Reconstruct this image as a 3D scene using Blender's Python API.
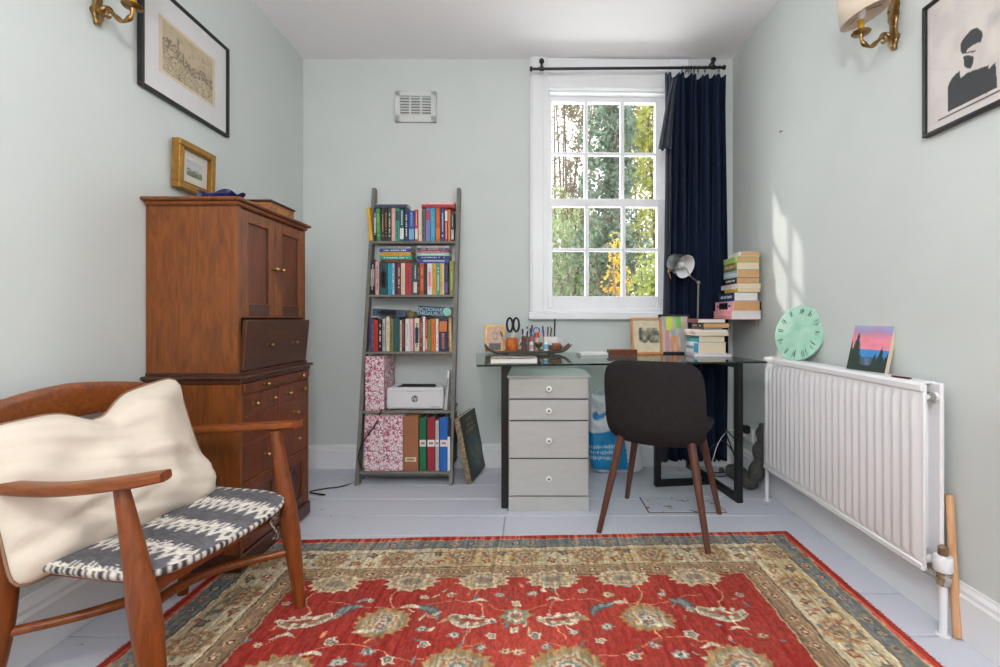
import bpy, bmesh, math, random
import numpy as np
from mathutils import Vector, Matrix, Euler, noise

SC = bpy.context.scene
COL = SC.collection
for o in list(bpy.data.objects):
    bpy.data.objects.remove(o)
PI = math.pi
random.seed(7)

# ------------------------------------------------------------------ camera, world, lights, exposure
F, CX, CY = 480.0, 533.0, 318.0            # focal length and vanishing point in pixels of a 1000x667 frame
cam = bpy.data.cameras.new('camera')
cam_o = bpy.data.objects.new('camera', cam); COL.objects.link(cam_o)
cam_o.location = (0, 0, 1.0); cam_o.rotation_euler = (PI/2, 0, 0)
cam.sensor_width = 36.0; cam.lens = 36.0*F/1000.0
cam.shift_x = (500.0-CX)/1000.0; cam.shift_y = (CY-333.5)/1000.0
cam.clip_start = 0.02
SC.camera = cam_o

world = bpy.data.worlds.new('overcast_sky'); SC.world = world
world.use_nodes = True
bg = world.node_tree.nodes['Background']
bg.inputs['Color'].default_value = (0.93, 0.97, 1.0, 1); bg.inputs['Strength'].default_value = 2.4

sun = bpy.data.lights.new('sun', 'SUN'); sun.energy = 2.6; sun.angle = 0.03; sun.color = (1.0, 0.95, 0.86)
sun_o = bpy.data.objects.new('sun', sun); COL.objects.link(sun_o)
sun_o.rotation_euler = Vector((0.78, -0.62, -0.72)).to_track_quat('-Z', 'Y').to_euler()

# added fill light before the unseen opening behind the camera, standing in for daylight
fill = bpy.data.lights.new('added_fill_light', 'AREA'); fill.shape = 'RECTANGLE'; fill.size = 1.9; fill.size_y = 1.5
fill.energy = 8; fill.color = (0.96, 0.98, 1.0)
fill_o = bpy.data.objects.new('added_fill_light', fill); COL.objects.link(fill_o)
fill_o.location = (-0.05, -1.30, 1.85); fill_o.rotation_euler = (PI/2, 0, 0)
# daylight through the sash window in the far wall
day2 = bpy.data.lights.new('daylight_sash', 'AREA'); day2.shape = 'RECTANGLE'; day2.size = 0.8; day2.size_y = 1.45
day2.energy = 18; day2.color = (0.95, 0.98, 1.0)
day2_o = bpy.data.objects.new('daylight_sash', day2); COL.objects.link(day2_o)
day2_o.location = (0.5, 3.56, 1.82); day2_o.rotation_euler = (PI/2, 0, PI)

SC.view_settings.view_transform = 'Standard'; SC.view_settings.look = 'None'
SC.view_settings.gamma = 1.0; SC.view_settings.use_curve_mapping = False
SC.view_settings.exposure = 0.03

# ------------------------------------------------------------------ helpers
def at(px, py, Y):
    """the point of the room that lies at depth Y on the line of sight of a photograph pixel"""
    return Vector(((px-CX)*Y/F, Y, 1-(py-CY)*Y/F))
def s2l(v):
    v = v/255.0
    return v/12.92 if v <= 0.04045 else ((v+0.055)/1.055)**2.4
def lin(c):
    return tuple(s2l(x) for x in c[:3])
def lin4(c):
    return lin(c)+(1.0,)

MATS = {}
def _new(name):
    m = bpy.data.materials.new(name); m.use_nodes = True
    nt = m.node_tree; b = nt.nodes['Principled BSDF']
    return m, nt, b
def _coords(nt, scale, stretch=(1, 1, 1)):
    tc = nt.nodes.new('ShaderNodeTexCoord'); mp = nt.nodes.new('ShaderNodeMapping')
    nt.links.new(tc.outputs['Object'], mp.inputs['Vector'])
    mp.inputs['Scale'].default_value = tuple(scale*s for s in stretch)
    return mp.outputs['Vector']
def _noise(nt, vec, detail=4, rough=0.55, dist=0.0, scale=1.0):
    n = nt.nodes.new('ShaderNodeTexNoise'); n.inputs['Scale'].default_value = scale
    n.inputs['Detail'].default_value = detail; n.inputs['Roughness'].default_value = rough
    n.inputs['Distortion'].default_value = dist
    nt.links.new(vec, n.inputs['Vector'])
    return n.outputs['Fac']
def _ramp(nt, fac, stops):
    r = nt.nodes.new('ShaderNodeValToRGB'); e = r.color_ramp.elements
    while len(e) < len(stops): e.new(0.5)
    for k, (p, c) in enumerate(stops):
        e[k].position = p; e[k].color = c
    nt.links.new(fac, r.inputs['Fac'])
    return r.outputs['Color']
def _bump(nt, b, h, strength, dist=0.01):
    n = nt.nodes.new('ShaderNodeBump'); n.inputs['Strength'].default_value = strength
    n.inputs['Distance'].default_value = dist
    nt.links.new(h, n.inputs['Height']); nt.links.new(n.outputs['Normal'], b.inputs['Normal'])

def mat(name, c, rough=0.5, metal=0.0, var=0.06, scale=12, stretch=(1, 1, 1), bump=0.0, bscale=None, spec=0.5, coat=0.0):
    """plain coloured surface with a little procedural colour variation and relief"""
    if name in MATS: return MATS[name]
    m, nt, b = _new(name)
    L = lin(c)
    v = _coords(nt, scale, stretch); f = _noise(nt, v)
    nt.links.new(_ramp(nt, f, [(0.25, tuple(x*(1-var) for x in L)+(1,)), (0.75, tuple(min(1, x*(1+var)) for x in L)+(1,))]), b.inputs['Base Color'])
    b.inputs['Roughness'].default_value = rough; b.inputs['Metallic'].default_value = metal
    b.inputs['Specular IOR Level'].default_value = spec
    b.inputs['Coat Weight'].default_value = coat
    if bump:
        v2 = _coords(nt, bscale or scale*6, stretch); _bump(nt, b, _noise(nt, v2, 3), bump, 0.004)
    MATS[name] = m
    return m
def wood(name, c1, c2, stretch=(14, 14, 1.2), scale=4, rough=0.4, coat=0.0, dist=1.2, spec=0.5, dark=None):
    if name in MATS: return MATS[name]
    m, nt, b = _new(name)
    v = _coords(nt, scale, stretch); f = _noise(nt, v, 6, 0.6, dist)
    stops = [(0.3, lin4(c1)), (0.7, lin4(c2))]
    if dark: stops = [(0.22, lin4(dark))]+stops
    nt.links.new(_ramp(nt, f, stops), b.inputs['Base Color'])
    b.inputs['Roughness'].default_value = rough; b.inputs['Coat Weight'].default_value = coat
    b.inputs['Coat Roughness'].default_value = 0.2
    b.inputs['Specular IOR Level'].default_value = spec
    _bump(nt, b, f, 0.08, 0.003)
    MATS[name] = m
    return m
def spots(name, base, spot, scale, lo, hi, rough=0.6, stretch=(1, 1, 1), bump=0.0, detail=5, dist=0.6, spec=0.5):
    """a base colour with blotches of another colour where a noise passes a threshold (paint chips, toile print, speckle)"""
    if name in MATS: return MATS[name]
    m, nt, b = _new(name)
    f = _noise(nt, _coords(nt, scale, stretch), detail, 0.6, dist)
    nt.links.new(_ramp(nt, f, [(lo, lin4(base)), (hi, lin4(spot))]), b.inputs['Base Color'])
    b.inputs['Roughness'].default_value = rough
    b.inputs['Specular IOR Level'].default_value = spec
    if bump: _bump(nt, b, f, bump, 0.003)
    MATS[name] = m
    return m
def vcol(name, rough=0.7, bump=0.0, bscale=400, stretch=(1, 1, 1), spec=0.3, coat=0.0):
    """surface whose print is stored as colours on its vertices"""
    if name in MATS: return MATS[name]
    m, nt, b = _new(name)
    a = nt.nodes.new('ShaderNodeVertexColor'); a.layer_name = 'print'
    nt.links.new(a.outputs['Color'], b.inputs['Base Color'])
    b.inputs['Roughness'].default_value = rough; b.inputs['Specular IOR Level'].default_value = spec
    b.inputs['Coat Weight'].default_value = coat
    if bump: _bump(nt, b, _noise(nt, _coords(nt, bscale, stretch), 2), bump, 0.004)
    MATS[name] = m
    return m
def schlick(nt, f0):
    """reflectance of a thin sheet, the same from either side"""
    lw = nt.nodes.new('ShaderNodeLayerWeight'); lw.inputs['Blend'].default_value = 0.5
    pw = nt.nodes.new('ShaderNodeMath'); pw.operation = 'POWER'; pw.inputs[1].default_value = 5.0
    ma = nt.nodes.new('ShaderNodeMath'); ma.operation = 'MULTIPLY_ADD'; ma.inputs[1].default_value = 1-f0; ma.inputs[2].default_value = f0
    nt.links.new(lw.outputs['Facing'], pw.inputs[0]); nt.links.new(pw.outputs[0], ma.inputs[0])
    return ma.outputs[0]
def glass(name, tint=(1, 1, 1), rough=0.0, reflect=0.02):
    """thin clear glass: mostly see-through with a Fresnel reflection"""
    if name in MATS: return MATS[name]
    m, nt, b = _new(name)
    nt.nodes.remove(b)
    out = nt.nodes['Material Output']
    tr = nt.nodes.new('ShaderNodeBsdfTransparent'); tr.inputs['Color'].default_value = tint+(1,)
    gl = nt.nodes.new('ShaderNodeBsdfGlossy'); gl.inputs['Roughness'].default_value = rough
    mx = nt.nodes.new('ShaderNodeMixShader')
    nt.links.new(schlick(nt, reflect), mx.inputs['Fac']); nt.links.new(tr.outputs['BSDF'], mx.inputs[1]); nt.links.new(gl.outputs['BSDF'], mx.inputs[2])
    nt.links.new(mx.outputs['Shader'], out.inputs['Surface'])
    MATS[name] = m
    return m

def wmat(o):
    M = o.matrix_basis.copy()
    while o.parent:
        o = o.parent; M = o.matrix_basis @ M
    return M

class MB:
    """collects shapes and links them as ONE mesh object"""
    def __init__(s): s.v = []; s.f = []; s.M = Matrix()
    def at(s, M): s.M = M; return s
    def add(s, vs, fs):
        k = len(s.v); s.v += [s.M @ Vector(p) for p in vs]; s.f += [tuple(i+k for i in f) for f in fs]; return s
    def box(s, x0, x1, y0, y1, z0, z1, b=0.0):
        if x0 > x1: x0, x1 = x1, x0
        if y0 > y1: y0, y1 = y1, y0
        if z0 > z1: z0, z1 = z1, z0
        b = min(b, (x1-x0)*.45, (y1-y0)*.45, (z1-z0)*.45)
        if b <= 0:
            vs = [(x, y, z) for x in (x0, x1) for y in (y0, y1) for z in (z0, z1)]
            return s.add(vs, [(0, 1, 3, 2), (4, 6, 7, 5), (0, 4, 5, 1), (2, 3, 7, 6), (0, 2, 6, 4), (1, 5, 7, 3)])
        c = ((x0+x1)/2, (y0+y1)/2, (z0+z1)/2); h = ((x1-x0)/2, (y1-y0)/2, (z1-z0)/2)
        idx = {}; vs = []
        for sx in (-1, 1):
            for sy in (-1, 1):
                for sz in (-1, 1):
                    for a in range(3):
                        sg = (sx, sy, sz)
                        p = [c[i]+sg[i]*(h[i]-(0 if i == a else b)) for i in range(3)]
                        idx[(sx, sy, sz, a)] = len(vs); vs.append(p)
        fs = []
        for a in range(3):
            i, j = [(1, 2), (2, 0), (0, 1)][a]
            for sa in (-1, 1):
                q = []
                for (si, sj) in ((-1, -1), (1, -1), (1, 1), (-1, 1)):
                    g = [0, 0, 0]; g[a] = sa; g[i] = si; g[j] = sj; q.append(idx[(g[0], g[1], g[2], a)])
                fs.append(tuple(q if sa > 0 else q[::-1]))
        for a in range(3):
            i, j = [(1, 2), (2, 0), (0, 1)][a]
            for si in (-1, 1):
                for sj in (-1, 1):
                    q = []
                    for (sa, ax) in ((-1, i), (1, i), (1, j), (-1, j)):
                        g = [0, 0, 0]; g[a] = sa; g[i] = si; g[j] = sj; q.append(idx[(g[0], g[1], g[2], ax)])
                    fs.append(tuple(q if si*sj < 0 else q[::-1]))
        for sx in (-1, 1):
            for sy in (-1, 1):
                for sz in (-1, 1):
                    q = [idx[(sx, sy, sz, a)] for a in range(3)]
                    fs.append(tuple(q if sx*sy*sz > 0 else q[::-1]))
        return s.add(vs, fs)
    def lathe(s, prof, n=20, c=(0, 0, 0), M=None, cap=True):
        M = M or Matrix.Translation(c); vs = []; fs = []
        for (r, z) in prof:
            for k in range(n):
                a = 2*PI*k/n; vs.append(M @ Vector((r*math.cos(a), r*math.sin(a), z)))
        for i in range(len(prof)-1):
            for k in range(n):
                a, b = i*n+k, i*n+(k+1) % n; fs.append((a, b, b+n, a+n))
        if cap:
            if prof[0][0] > 1e-5: fs.append(tuple(range(n-1, -1, -1)))
            if prof[-1][0] > 1e-5: fs.append(tuple(range((len(prof)-1)*n, len(prof)*n)))
        return s.add(vs, fs)
    def tube(s, pts, r, n=10, up=None, cap=True, e=1.0, closed=False):
        """sweep along pts; r is a radius, a list of radii, or a list of (half width, half height); e<1 squares the section"""
        P = [Vector(p) for p in pts]; m = len(P)
        R = r if isinstance(r, (list, tuple)) else [r]*m
        vs = []; fs = []; nr = None
        for i in range(m):
            if closed: t = P[(i+1) % m]-P[i-1]
            else: t = P[min(i+1, m-1)]-P[max(i-1, 0)]
            t.normalize()
            if up is not None:
                sd = t.cross(Vector(up)).normalized(); u2 = sd.cross(t).normalized()
            else:
                if nr is None:
                    nr = t.orthogonal().normalized()
                else:
                    nr = (nr-t*nr.dot(t)).normalized()
                sd = nr; u2 = sd.cross(t).normalized()
            a, b = R[i] if isinstance(R[i], (list, tuple)) else (R[i], R[i])
            for k in range(n):
                w = 2*PI*(k+.5)/n; cc, ss = math.cos(w), math.sin(w)
                cc = math.copysign(abs(cc)**e, cc); ss = math.copysign(abs(ss)**e, ss)
                vs.append(P[i]+sd*(a*cc)+u2*(b*ss))
        for i in range(m if closed else m-1):
            for k in range(n):
                a, b = i*n+k, i*n+(k+1) % n; c, d = ((i+1) % m)*n+k, ((i+1) % m)*n+(k+1) % n
                fs.append((a, b, d, c))
        if cap and not closed:
            fs.append(tuple(range(n-1, -1, -1))); fs.append(tuple(range((m-1)*n, m*n)))
        return s.add(vs, fs)
    def prism(s, poly, y0, y1):
        """polygon in the xz plane pulled from y0 to y1"""
        n = len(poly)
        vs = [(x, y0, z) for x, z in poly]+[(x, y1, z) for x, z in poly]
        fs = [tuple(range(n)), tuple(range(2*n-1, n-1, -1))]+[(i, i+n, (i+1) % n+n, (i+1) % n) for i in range(n)]
        return s.add(vs, fs)
    def grid(s, fn, nu, nv, wrap=False):
        vs = [fn(i/nu, j/nv) for j in range(nv+1) for i in range(nu+1)]; w = nu+1
        return s.add(vs, [(j*w+i, j*w+i+1, (j+1)*w+i+1, (j+1)*w+i) for j in range(nv) for i in range(nu)])
    def build(s, name, m, parent=None, world=False, smooth=None, label=None, fix=True):
        me = bpy.data.meshes.new(name)
        vs = s.v
        if world and parent is not None:
            I = wmat(parent).inverted(); vs = [I @ p for p in vs]
        me.from_pydata([tuple(p) for p in vs], [], s.f)
        if fix:
            bm = bmesh.new(); bm.from_mesh(me); bmesh.ops.recalc_face_normals(bm, faces=bm.faces); bm.to_mesh(me); bm.free()
        if smooth is not None:
            me.polygons.foreach_set('use_smooth', [True]*len(me.polygons))
            if smooth < 180: me.set_sharp_from_angle(angle=math.radians(smooth))
        me.materials.append(m)
        o = bpy.data.objects.new(name, me); COL.objects.link(o)
        if parent is not None: o.parent = parent
        if label: o['label'] = label
        return o
def tag(o, label, cat, group=None, kind=None):
    o['label'] = label; o['category'] = cat
    if group: o['group'] = group
    if kind: o['kind'] = kind
    return o
def thing(name, label, cat, loc=(0, 0, 0), rz=0, group=None, rot=None):
    o = bpy.data.objects.new(name, None); COL.objects.link(o); o.empty_display_size = 0.05
    o.location = loc; o.rotation_euler = rot if rot else (0, 0, rz)
    return tag(o, label, cat, group)
def struct(o, label=None, cat=None):
    o['kind'] = 'structure'
    if label: o['label'] = label
    if cat: o['category'] = cat
    return o
def rename(o, name): o.name = name; return o
def part_copy(o, parent, loc=None, rot=None):
    c = o.copy(); COL.objects.link(c); c.parent = parent
    if loc is not None: c.location = loc
    if rot is not None: c.rotation_euler = rot
    return c
def bez(pts, n=24):
    """smooth curve through points (Catmull-Rom)"""
    P = [Vector(p) for p in pts]; P = [2*P[0]-P[1]]+P+[2*P[-1]-P[-2]]; out = []
    m = len(P)-3
    for i in range(m):
        a, b, c, d = P[i:i+4]; k = max(2, n//m)
        for j in range(k):
            t = j/k
            out.append(0.5*((2*b)+(c-a)*t+(2*a-5*b+4*c-d)*t*t+(3*b-a-3*c+d)*t**3))
    out.append(P[-2]); return out
def lerp(a, b, t): return a+(b-a)*t
def art(name, w, h, nx, ny, fn, m, parent, M=None):
    """flat printed sheet in the local xz plane facing -y; fn(U,V) gives sRGB colours, V up"""
    us = np.linspace(0, 1, nx+1); vs = np.linspace(0, 1, ny+1); U, V = np.meshgrid(us, vs)
    col = fn(U, V)
    M = M or Matrix()
    co = [M @ Vector((x, 0, z)) for x, z in zip(((U-.5)*w).ravel(), (V*h).ravel())]
    W = nx+1
    fs = [(j*W+i, j*W+i+1, (j+1)*W+i+1, (j+1)*W+i) for j in range(ny) for i in range(nx)]
    me = bpy.data.meshes.new(name); me.from_pydata([tuple(c) for c in co], [], fs); me.materials.append(m)
    paint(me, col.reshape(-1, 3))
    o = bpy.data.objects.new(name, me); COL.objects.link(o); o.parent = parent
    return o
def np_lin(c):
    c = np.clip(np.asarray(c, float)/255.0, 0, 1)
    return np.where(c <= .04045, c/12.92, ((c+.055)/1.055)**2.4)
def paint(me, rgb):
    a = me.color_attributes.new('print', 'FLOAT_COLOR', 'POINT')
    d = np.ones((len(rgb), 4), np.float32); d[:, :3] = np_lin(rgb)
    a.data.foreach_set('color', d.ravel())
RS = np.random.RandomState(3)
_TAB = RS.rand(64, 64)
def vnoise(x, y):
    """tileable value noise on arrays"""
    xi = np.floor(x).astype(int); yi = np.floor(y).astype(int); fx = x-xi; fy = y-yi
    fx = fx*fx*(3-2*fx); fy = fy*fy*(3-2*fy)
    g = lambda a, b: _TAB[a % 64, b % 64]
    return (g(xi, yi)*(1-fx)+g(xi+1, yi)*fx)*(1-fy)+(g(xi, yi+1)*(1-fx)+g(xi+1, yi+1)*fx)*fy
def fbm(x, y, o=4):
    s = 0; a = .5; t = 0
    for k in range(o):
        s = s+a*vnoise(x*2**k+k*7.3, y*2**k+k*3.1); t += a; a *= .5
    return s/t
def mixc(a, b, t):
    return np.asarray(a, float)+(np.asarray(b, float)-np.asarray(a, float))*t[..., None]
def text_mesh(body, size, extrude=0.0004, shear=0.0, M=None):
    c = bpy.data.curves.new('lettering', 'FONT'); c.body = body; c.size = size; c.extrude = extrude
    c.align_x = 'CENTER'; c.align_y = 'CENTER'; c.shear = shear; c.resolution_u = 3
    o = bpy.data.objects.new('lettering', c); COL.objects.link(o)
    dg = bpy.context.evaluated_depsgraph_get(); dg.update()
    me = bpy.data.meshes.new_from_object(o.evaluated_get(dg))
    bpy.data.objects.remove(o); bpy.data.curves.remove(c)
    if M is not None: me.transform(M)
    return me
def text_obj(name, body, size, m, parent, M, shear=0.0, extrude=0.0004):
    me = text_mesh(body, size, extrude, shear, M); me.materials.clear(); me.materials.append(m)
    o = bpy.data.objects.new(name, me); COL.objects.link(o); o.parent = parent
    return o
FACE = Matrix.Rotation(PI/2, 4, 'X')        # lettering in the xy plane turned to face -y
ORD = 'first second third fourth fifth sixth seventh eighth ninth tenth eleventh twelfth thirteenth fourteenth fifteenth sixteenth seventeenth eighteenth nineteenth twentieth twenty-first twenty-second twenty-third twenty-fourth twenty-fifth'.split()

# ------------------------------------------------------------------ materials
m_wall = mat('pale_sage_wall_paint', (211, 216, 213), 0.85, var=0.025, scale=3, bump=0.05, bscale=60, spec=0.2)
m_ceil = mat('white_ceiling_paint', (250, 248, 249), 0.9, var=0.015, scale=3, spec=0.2)
m_white = mat('white_gloss_paint', (238, 238, 240), 0.35, var=0.02, scale=6)
m_floor = spots('lilac_grey_floor_paint', (212, 213, 224), (112, 84, 66), 7.0, 0.685, 0.70, 0.45, (1, 2.2, 1), detail=7, dist=0.2)
m_dark = mat('dark_gap', (40, 36, 34), 0.9)
m_black = mat('black_steel', (16, 16, 17), 0.4, var=0.1)
m_brass = mat('aged_brass', (150, 118, 74), 0.30, 1.0, var=0.35, scale=40)
m_chrome = mat('chrome', (196, 192, 186), 0.25, 1.0, var=0.1)
m_paper = mat('page_edges', (226, 208, 178), 0.8, var=0.08, scale=90, stretch=(1, .1, 1))
m_paper_white = mat('white_page_edges', (226, 222, 220), 0.8, var=0.06, scale=90)
m_paper_tan = mat('tan_page_edges', (206, 160, 108), 0.8, var=0.1, scale=90)
m_cab = wood('walnut_cabinet', (98, 50, 14), (142, 78, 26), (6, 6, .9), 3.6, 0.42, 0.05, 2.6, dark=(62, 30, 8))
m_cab_red = wood('mahogany_panel', (88, 38, 12), (120, 58, 22), (6, 6, 1.1), 3.2, 0.40, 0.05, 1.6, dark=(58, 24, 8))
m_cab_dark = wood('dark_mahogany', (58, 28, 14), (84, 44, 24), (9, 2, 9), 3.2, 0.36, 0.15, 1.0)
m_teak = wood('oiled_teak', (108, 52, 14), (150, 78, 26), (1.6, 12, 12), 5, 0.36, 0.08, 1.0)
m_teak_v = wood('oiled_teak_upright', (100, 46, 12), (142, 72, 24), (12, 12, 1.4), 5, 0.36, 0.08, 1.0)
m_glass = glass('clear_glass')
# ------------------------------------------------------------------ the room
XL, XR = -1.53, 1.36
YB0, TH = 3.196, math.radians(1.467)          # the far wall runs from (XL, YB0) and turns slightly away to the right
def ywall(X): return YB0+(X-XL)*math.tan(TH)
def xleft(Y): return XL+0.01*(YB0-Y)
YF = -1.42
def zceil(X): return 2.724+(X-XL)/2.89*0.038
# floor: base slab with painted boards running across
fl = MB().box(-1.7, 1.6, YF-.1, 3.5, -.08, -.022).build('floor', m_dark)
struct(fl, 'pale lilac grey painted floorboards', 'floor')
ys = [YF, -1.24, -1.05, -.82, -.58, -.34, -.1, .13, .37, .6, .83, 1.05, 1.27, 1.509, 1.742, 1.992, 2.21, 2.43, 2.652, 2.87, 3.09, 3.42]
for i in range(len(ys)-1):
    cuts = [-1.62, 1.5]
    if i % 3 == 1: cuts = [-1.62, -.35+.21*(i % 5), 1.5]
    if i % 4 == 2: cuts = [-1.62, .62-.11*(i % 3), 1.5]
    for k in range(len(cuts)-1):
        dz = random.uniform(-.0012, .0012)
        MB().box(cuts[k]+.0012, cuts[k+1]-.0012, ys[i]+.0034, ys[i+1]-.0034, -.022, dz, .0018).build('plank', m_floor, fl)
# loose access panel let into the boards beside the chair
hp = [(637, 498), (714, 497), (716, 512), (649, 513)]
hq = [at(a, b, F/(b-CY)) for a, b in hp]
hx0, hx1, hy0, hy1 = hq[0].x+.02, hq[1].x-.02, (hq[3].y+hq[2].y)/2, (hq[0].y+hq[1].y)/2
MB().box(hx0-.006, hx1+.006, hy0-.006, hy1+.006, 0, .0015).build('hatch_gap', mat('worn_brown_edge', (92, 68, 52), .9), fl)
MB().box(hx0, hx1, hy0, hy1, 0, .005, .001).build('access_hatch', spots('worn_hatch_paint', (200, 202, 214), (116, 84, 62), 16, .60, .63, .5, (1, 2, 1)), fl)
# walls
zc = 2.86
wl = MB().add([(xleft(YF), YF, 0), (xleft(3.5), 3.5, 0), (xleft(3.5), 3.5, zc), (xleft(YF), YF, zc),
               (xleft(YF)-.15, YF, 0), (xleft(3.5)-.15, 3.5, 0), (xleft(3.5)-.15, 3.5, zc), (xleft(YF)-.15, YF, zc)],
              [(0, 1, 2, 3), (5, 4, 7, 6), (3, 2, 6, 7), (0, 4, 5, 1), (0, 3, 7, 4), (1, 5, 6, 2)]).build('wall_left', m_wall)
struct(wl, 'pale sage painted left wall', 'wall')
wr = MB().box(XR, XR+.15, YF, 3.6, 0, zc).build('wall_right', m_wall); struct(wr, 'pale sage painted right wall', 'wall')
# far wall in its own frame: u along the wall, v outwards, z up
WM = Matrix.Translation((XL, YB0, 0)) @ Matrix.Rotation(TH, 4, 'Z')
def wu(px):
    k = (px-CX)/F; t = math.tan(TH)
    Y = (YB0-XL*t)/(1-k*t); return (k*Y-XL)/math.cos(TH)
def wz(px, py):
    k = (px-CX)/F; t = math.tan(TH)
    Y = (YB0-XL*t)/(1-k*t); return 1-(py-CY)*Y/F
U0, U1, Z0, Z1 = wu(548), wu(669), wz(600, 309), wz(600, 91)
wb = MB().at(WM).box(-.2, U0, 0, .18, 0, zc).box(U1, 3.1, 0, .18, 0, zc).box(U0, U1, 0, .18, 0, Z0).box(U0, U1, 0, .18, Z1, zc).build('wall_back', m_wall)
struct(wb, 'pale sage painted far wall with the sash window', 'wall')
# wall behind the camera, with a wide opening added to let light in
wf = MB().box(-1.8, 1.6, YF-.15, YF, 0, 1.0).box(-1.8, 1.6, YF-.15, YF, 2.65, zc).box(-1.8, -1.05, YF-.15, YF, 1.0, 2.65).box(.95, 1.6, YF-.15, YF, 1.0, 2.65).build('wall_front', m_wall)
struct(wf, 'pale sage wall behind the viewer', 'wall')
zl, zr = zceil(-1.7), zceil(1.6)
ce = MB().add([(-1.7, YF-.15, zl), (1.6, YF-.15, zr), (1.6, 3.6, zr), (-1.7, 3.6, zl), (-1.7, YF-.15, zl+.1), (1.6, YF-.15, zr+.1), (1.6, 3.6, zr+.1), (-1.7, 3.6, zl+.1)],
              [(3, 2, 1, 0), (4, 5, 6, 7), (0, 1, 5, 4), (2, 3, 7, 6), (1, 2, 6, 5), (3, 0, 4, 7)]).build('ceiling', m_ceil)
struct(ce, 'white painted ceiling', 'ceiling')
# baseboards: tall board with a moulded top
def board_profile(h, t): return [(0, 0), (t, 0), (t, h-.035), (t*.75, h-.028), (t*.75, h-.016), (t*.35, h-.006), (t*.3, h), (0, h)]
def baseboard(name, p0, p1, h, t, side):
    a, b = Vector(p0), Vector(p1); d = (b-a).normalized(); nrm = Vector((-d.y, d.x, 0))*side
    pr = board_profile(h, t); n = len(pr); vs = []
    for q in (a, b): vs += [q+nrm*x+Vector((0, 0, z+.001)) for x, z in pr]
    o = MB().add(vs, [tuple(range(n)), tuple(range(2*n-1, n-1, -1))]+[(i, i+n, (i+1) % n+n, (i+1) % n) for i in range(n)]).build(name, m_white)
    return struct(o, 'white painted moulded skirting board', 'baseboard')
o = baseboard('baseboard_left', (xleft(YF), YF, 0), (xleft(3.19), 3.19, 0), .17, .055, -1)
o['label'] = 'white skirting board along the left wall behind the armchair'
o = baseboard('baseboard_back', (XL+.02, ywall(XL+.02), 0), (XR-.02, ywall(XR-.02), 0), .155, .03, -1)
o['label'] = 'white skirting board along the window wall'
o = baseboard('baseboard_right', (XR, YF, 0), (XR, 3.25, 0), .165, .026, 1)
o['label'] = 'white skirting board along the right wall behind the radiator'

# ---- sash window
win = bpy.data.objects.new('window_1', None); COL.objects.link(win);
win.location = (XL, YB0, 0); win.rotation_euler = (0, 0, TH)
struct(win, 'white painted sash window with twelve panes', 'window')
zt = zceil(.4)-.004
ua, ub = wu(530), wu(687)
def wbuild(mb, name, m=m_white, parent=None): return mb.build(name, m, parent or win)
wbuild(MB().box(ua, U0, -.028, 0, wz(540, 312), zt, .004).box(ua+.012, U0-.03, -.038, -.026, wz(540, 312), zt, .004), 'architrave')
wbuild(MB().box(U1, ub, -.028, 0, wz(680, 312), zt, .004), 'architrave')
wbuild(MB().box(U0, U1, -.022, 0, Z1, zt, .003), 'head_board')
wbuild(MB().box(U0+.0, U1, -.03, -.02, Z1+.005, Z1+.02, .003), 'head_moulding')
wbuild(MB().box(ua-.012, ub+.01, -.055, .02, wz(600, 319.5), wz(600, 312), .005), 'window_sill')
wbuild(MB().box(U0, U1, -.022, .03, wz(600, 312), Z0+.004, .003), 'apron')
# lining of the opening and the outer reveal
wbuild(MB().box(U0, U0+.012, 0, .18, Z0, Z1).box(U1-.012, U1, 0, .18, Z0, Z1).box(U0, U1, 0, .18, Z1-.012, Z1).box(U0, U1, .0, .21, Z0-.02, Z0+.006), 'box_lining')
xs_ = [552.5, 585.5, 589.5, 622.5, 626.5, 658]
def sash(name, v0, v1, rows, zb, ztop):
    us = [wu(p) for p in xs_]
    fr = MB().box(U0+.008, us[0], v0, v1, zb, ztop, .003).box(us[5], U1-.008, v0, v1, zb, ztop, .003)
    fr.box(us[0], us[5], v0, v1, rows[-1][1], ztop, .003).box(us[0], us[5], v0, v1, zb, rows[0][0], .003)
    so = fr.build(name, m_white, win)
    for a, b in ((1, 2), (3, 4)):
        MB().box(us[a], us[b], v0+.006, v1-.004, rows[0][0], rows[-1][1], .004).build('glazing_bar', m_white, so)
    MB().box(us[0], us[5], v0+.008, v1-.006, rows[0][1], rows[1][0], .004).build('glazing_bar', m_white, so)
    vm = (v0+v1)/2
    for (za, zb2) in rows:
        for a in (0, 2, 4):
            MB().box(us[a]-.003, us[a+1]+.003, vm-.0015, vm+.0015, za-.003, zb2+.003).build('pane', m_glass, so)
    return so
Z = lambda py: wz(605, py)
sash('upper_sash', .062, .102, [(Z(197), Z(152)), (Z(148.5), Z(98))], Z(204), Z(91.5))
lo = sash('lower_sash', .018, .058, [(Z(296), Z(251)), (Z(247.5), Z(206))], Z(309), Z(198))
for p in (562, 651): MB().box(wu(p)-.012, wu(p)+.012, .005, .02, Z(198), Z(196), .003).build('sash_catch', m_brass, lo)
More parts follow.
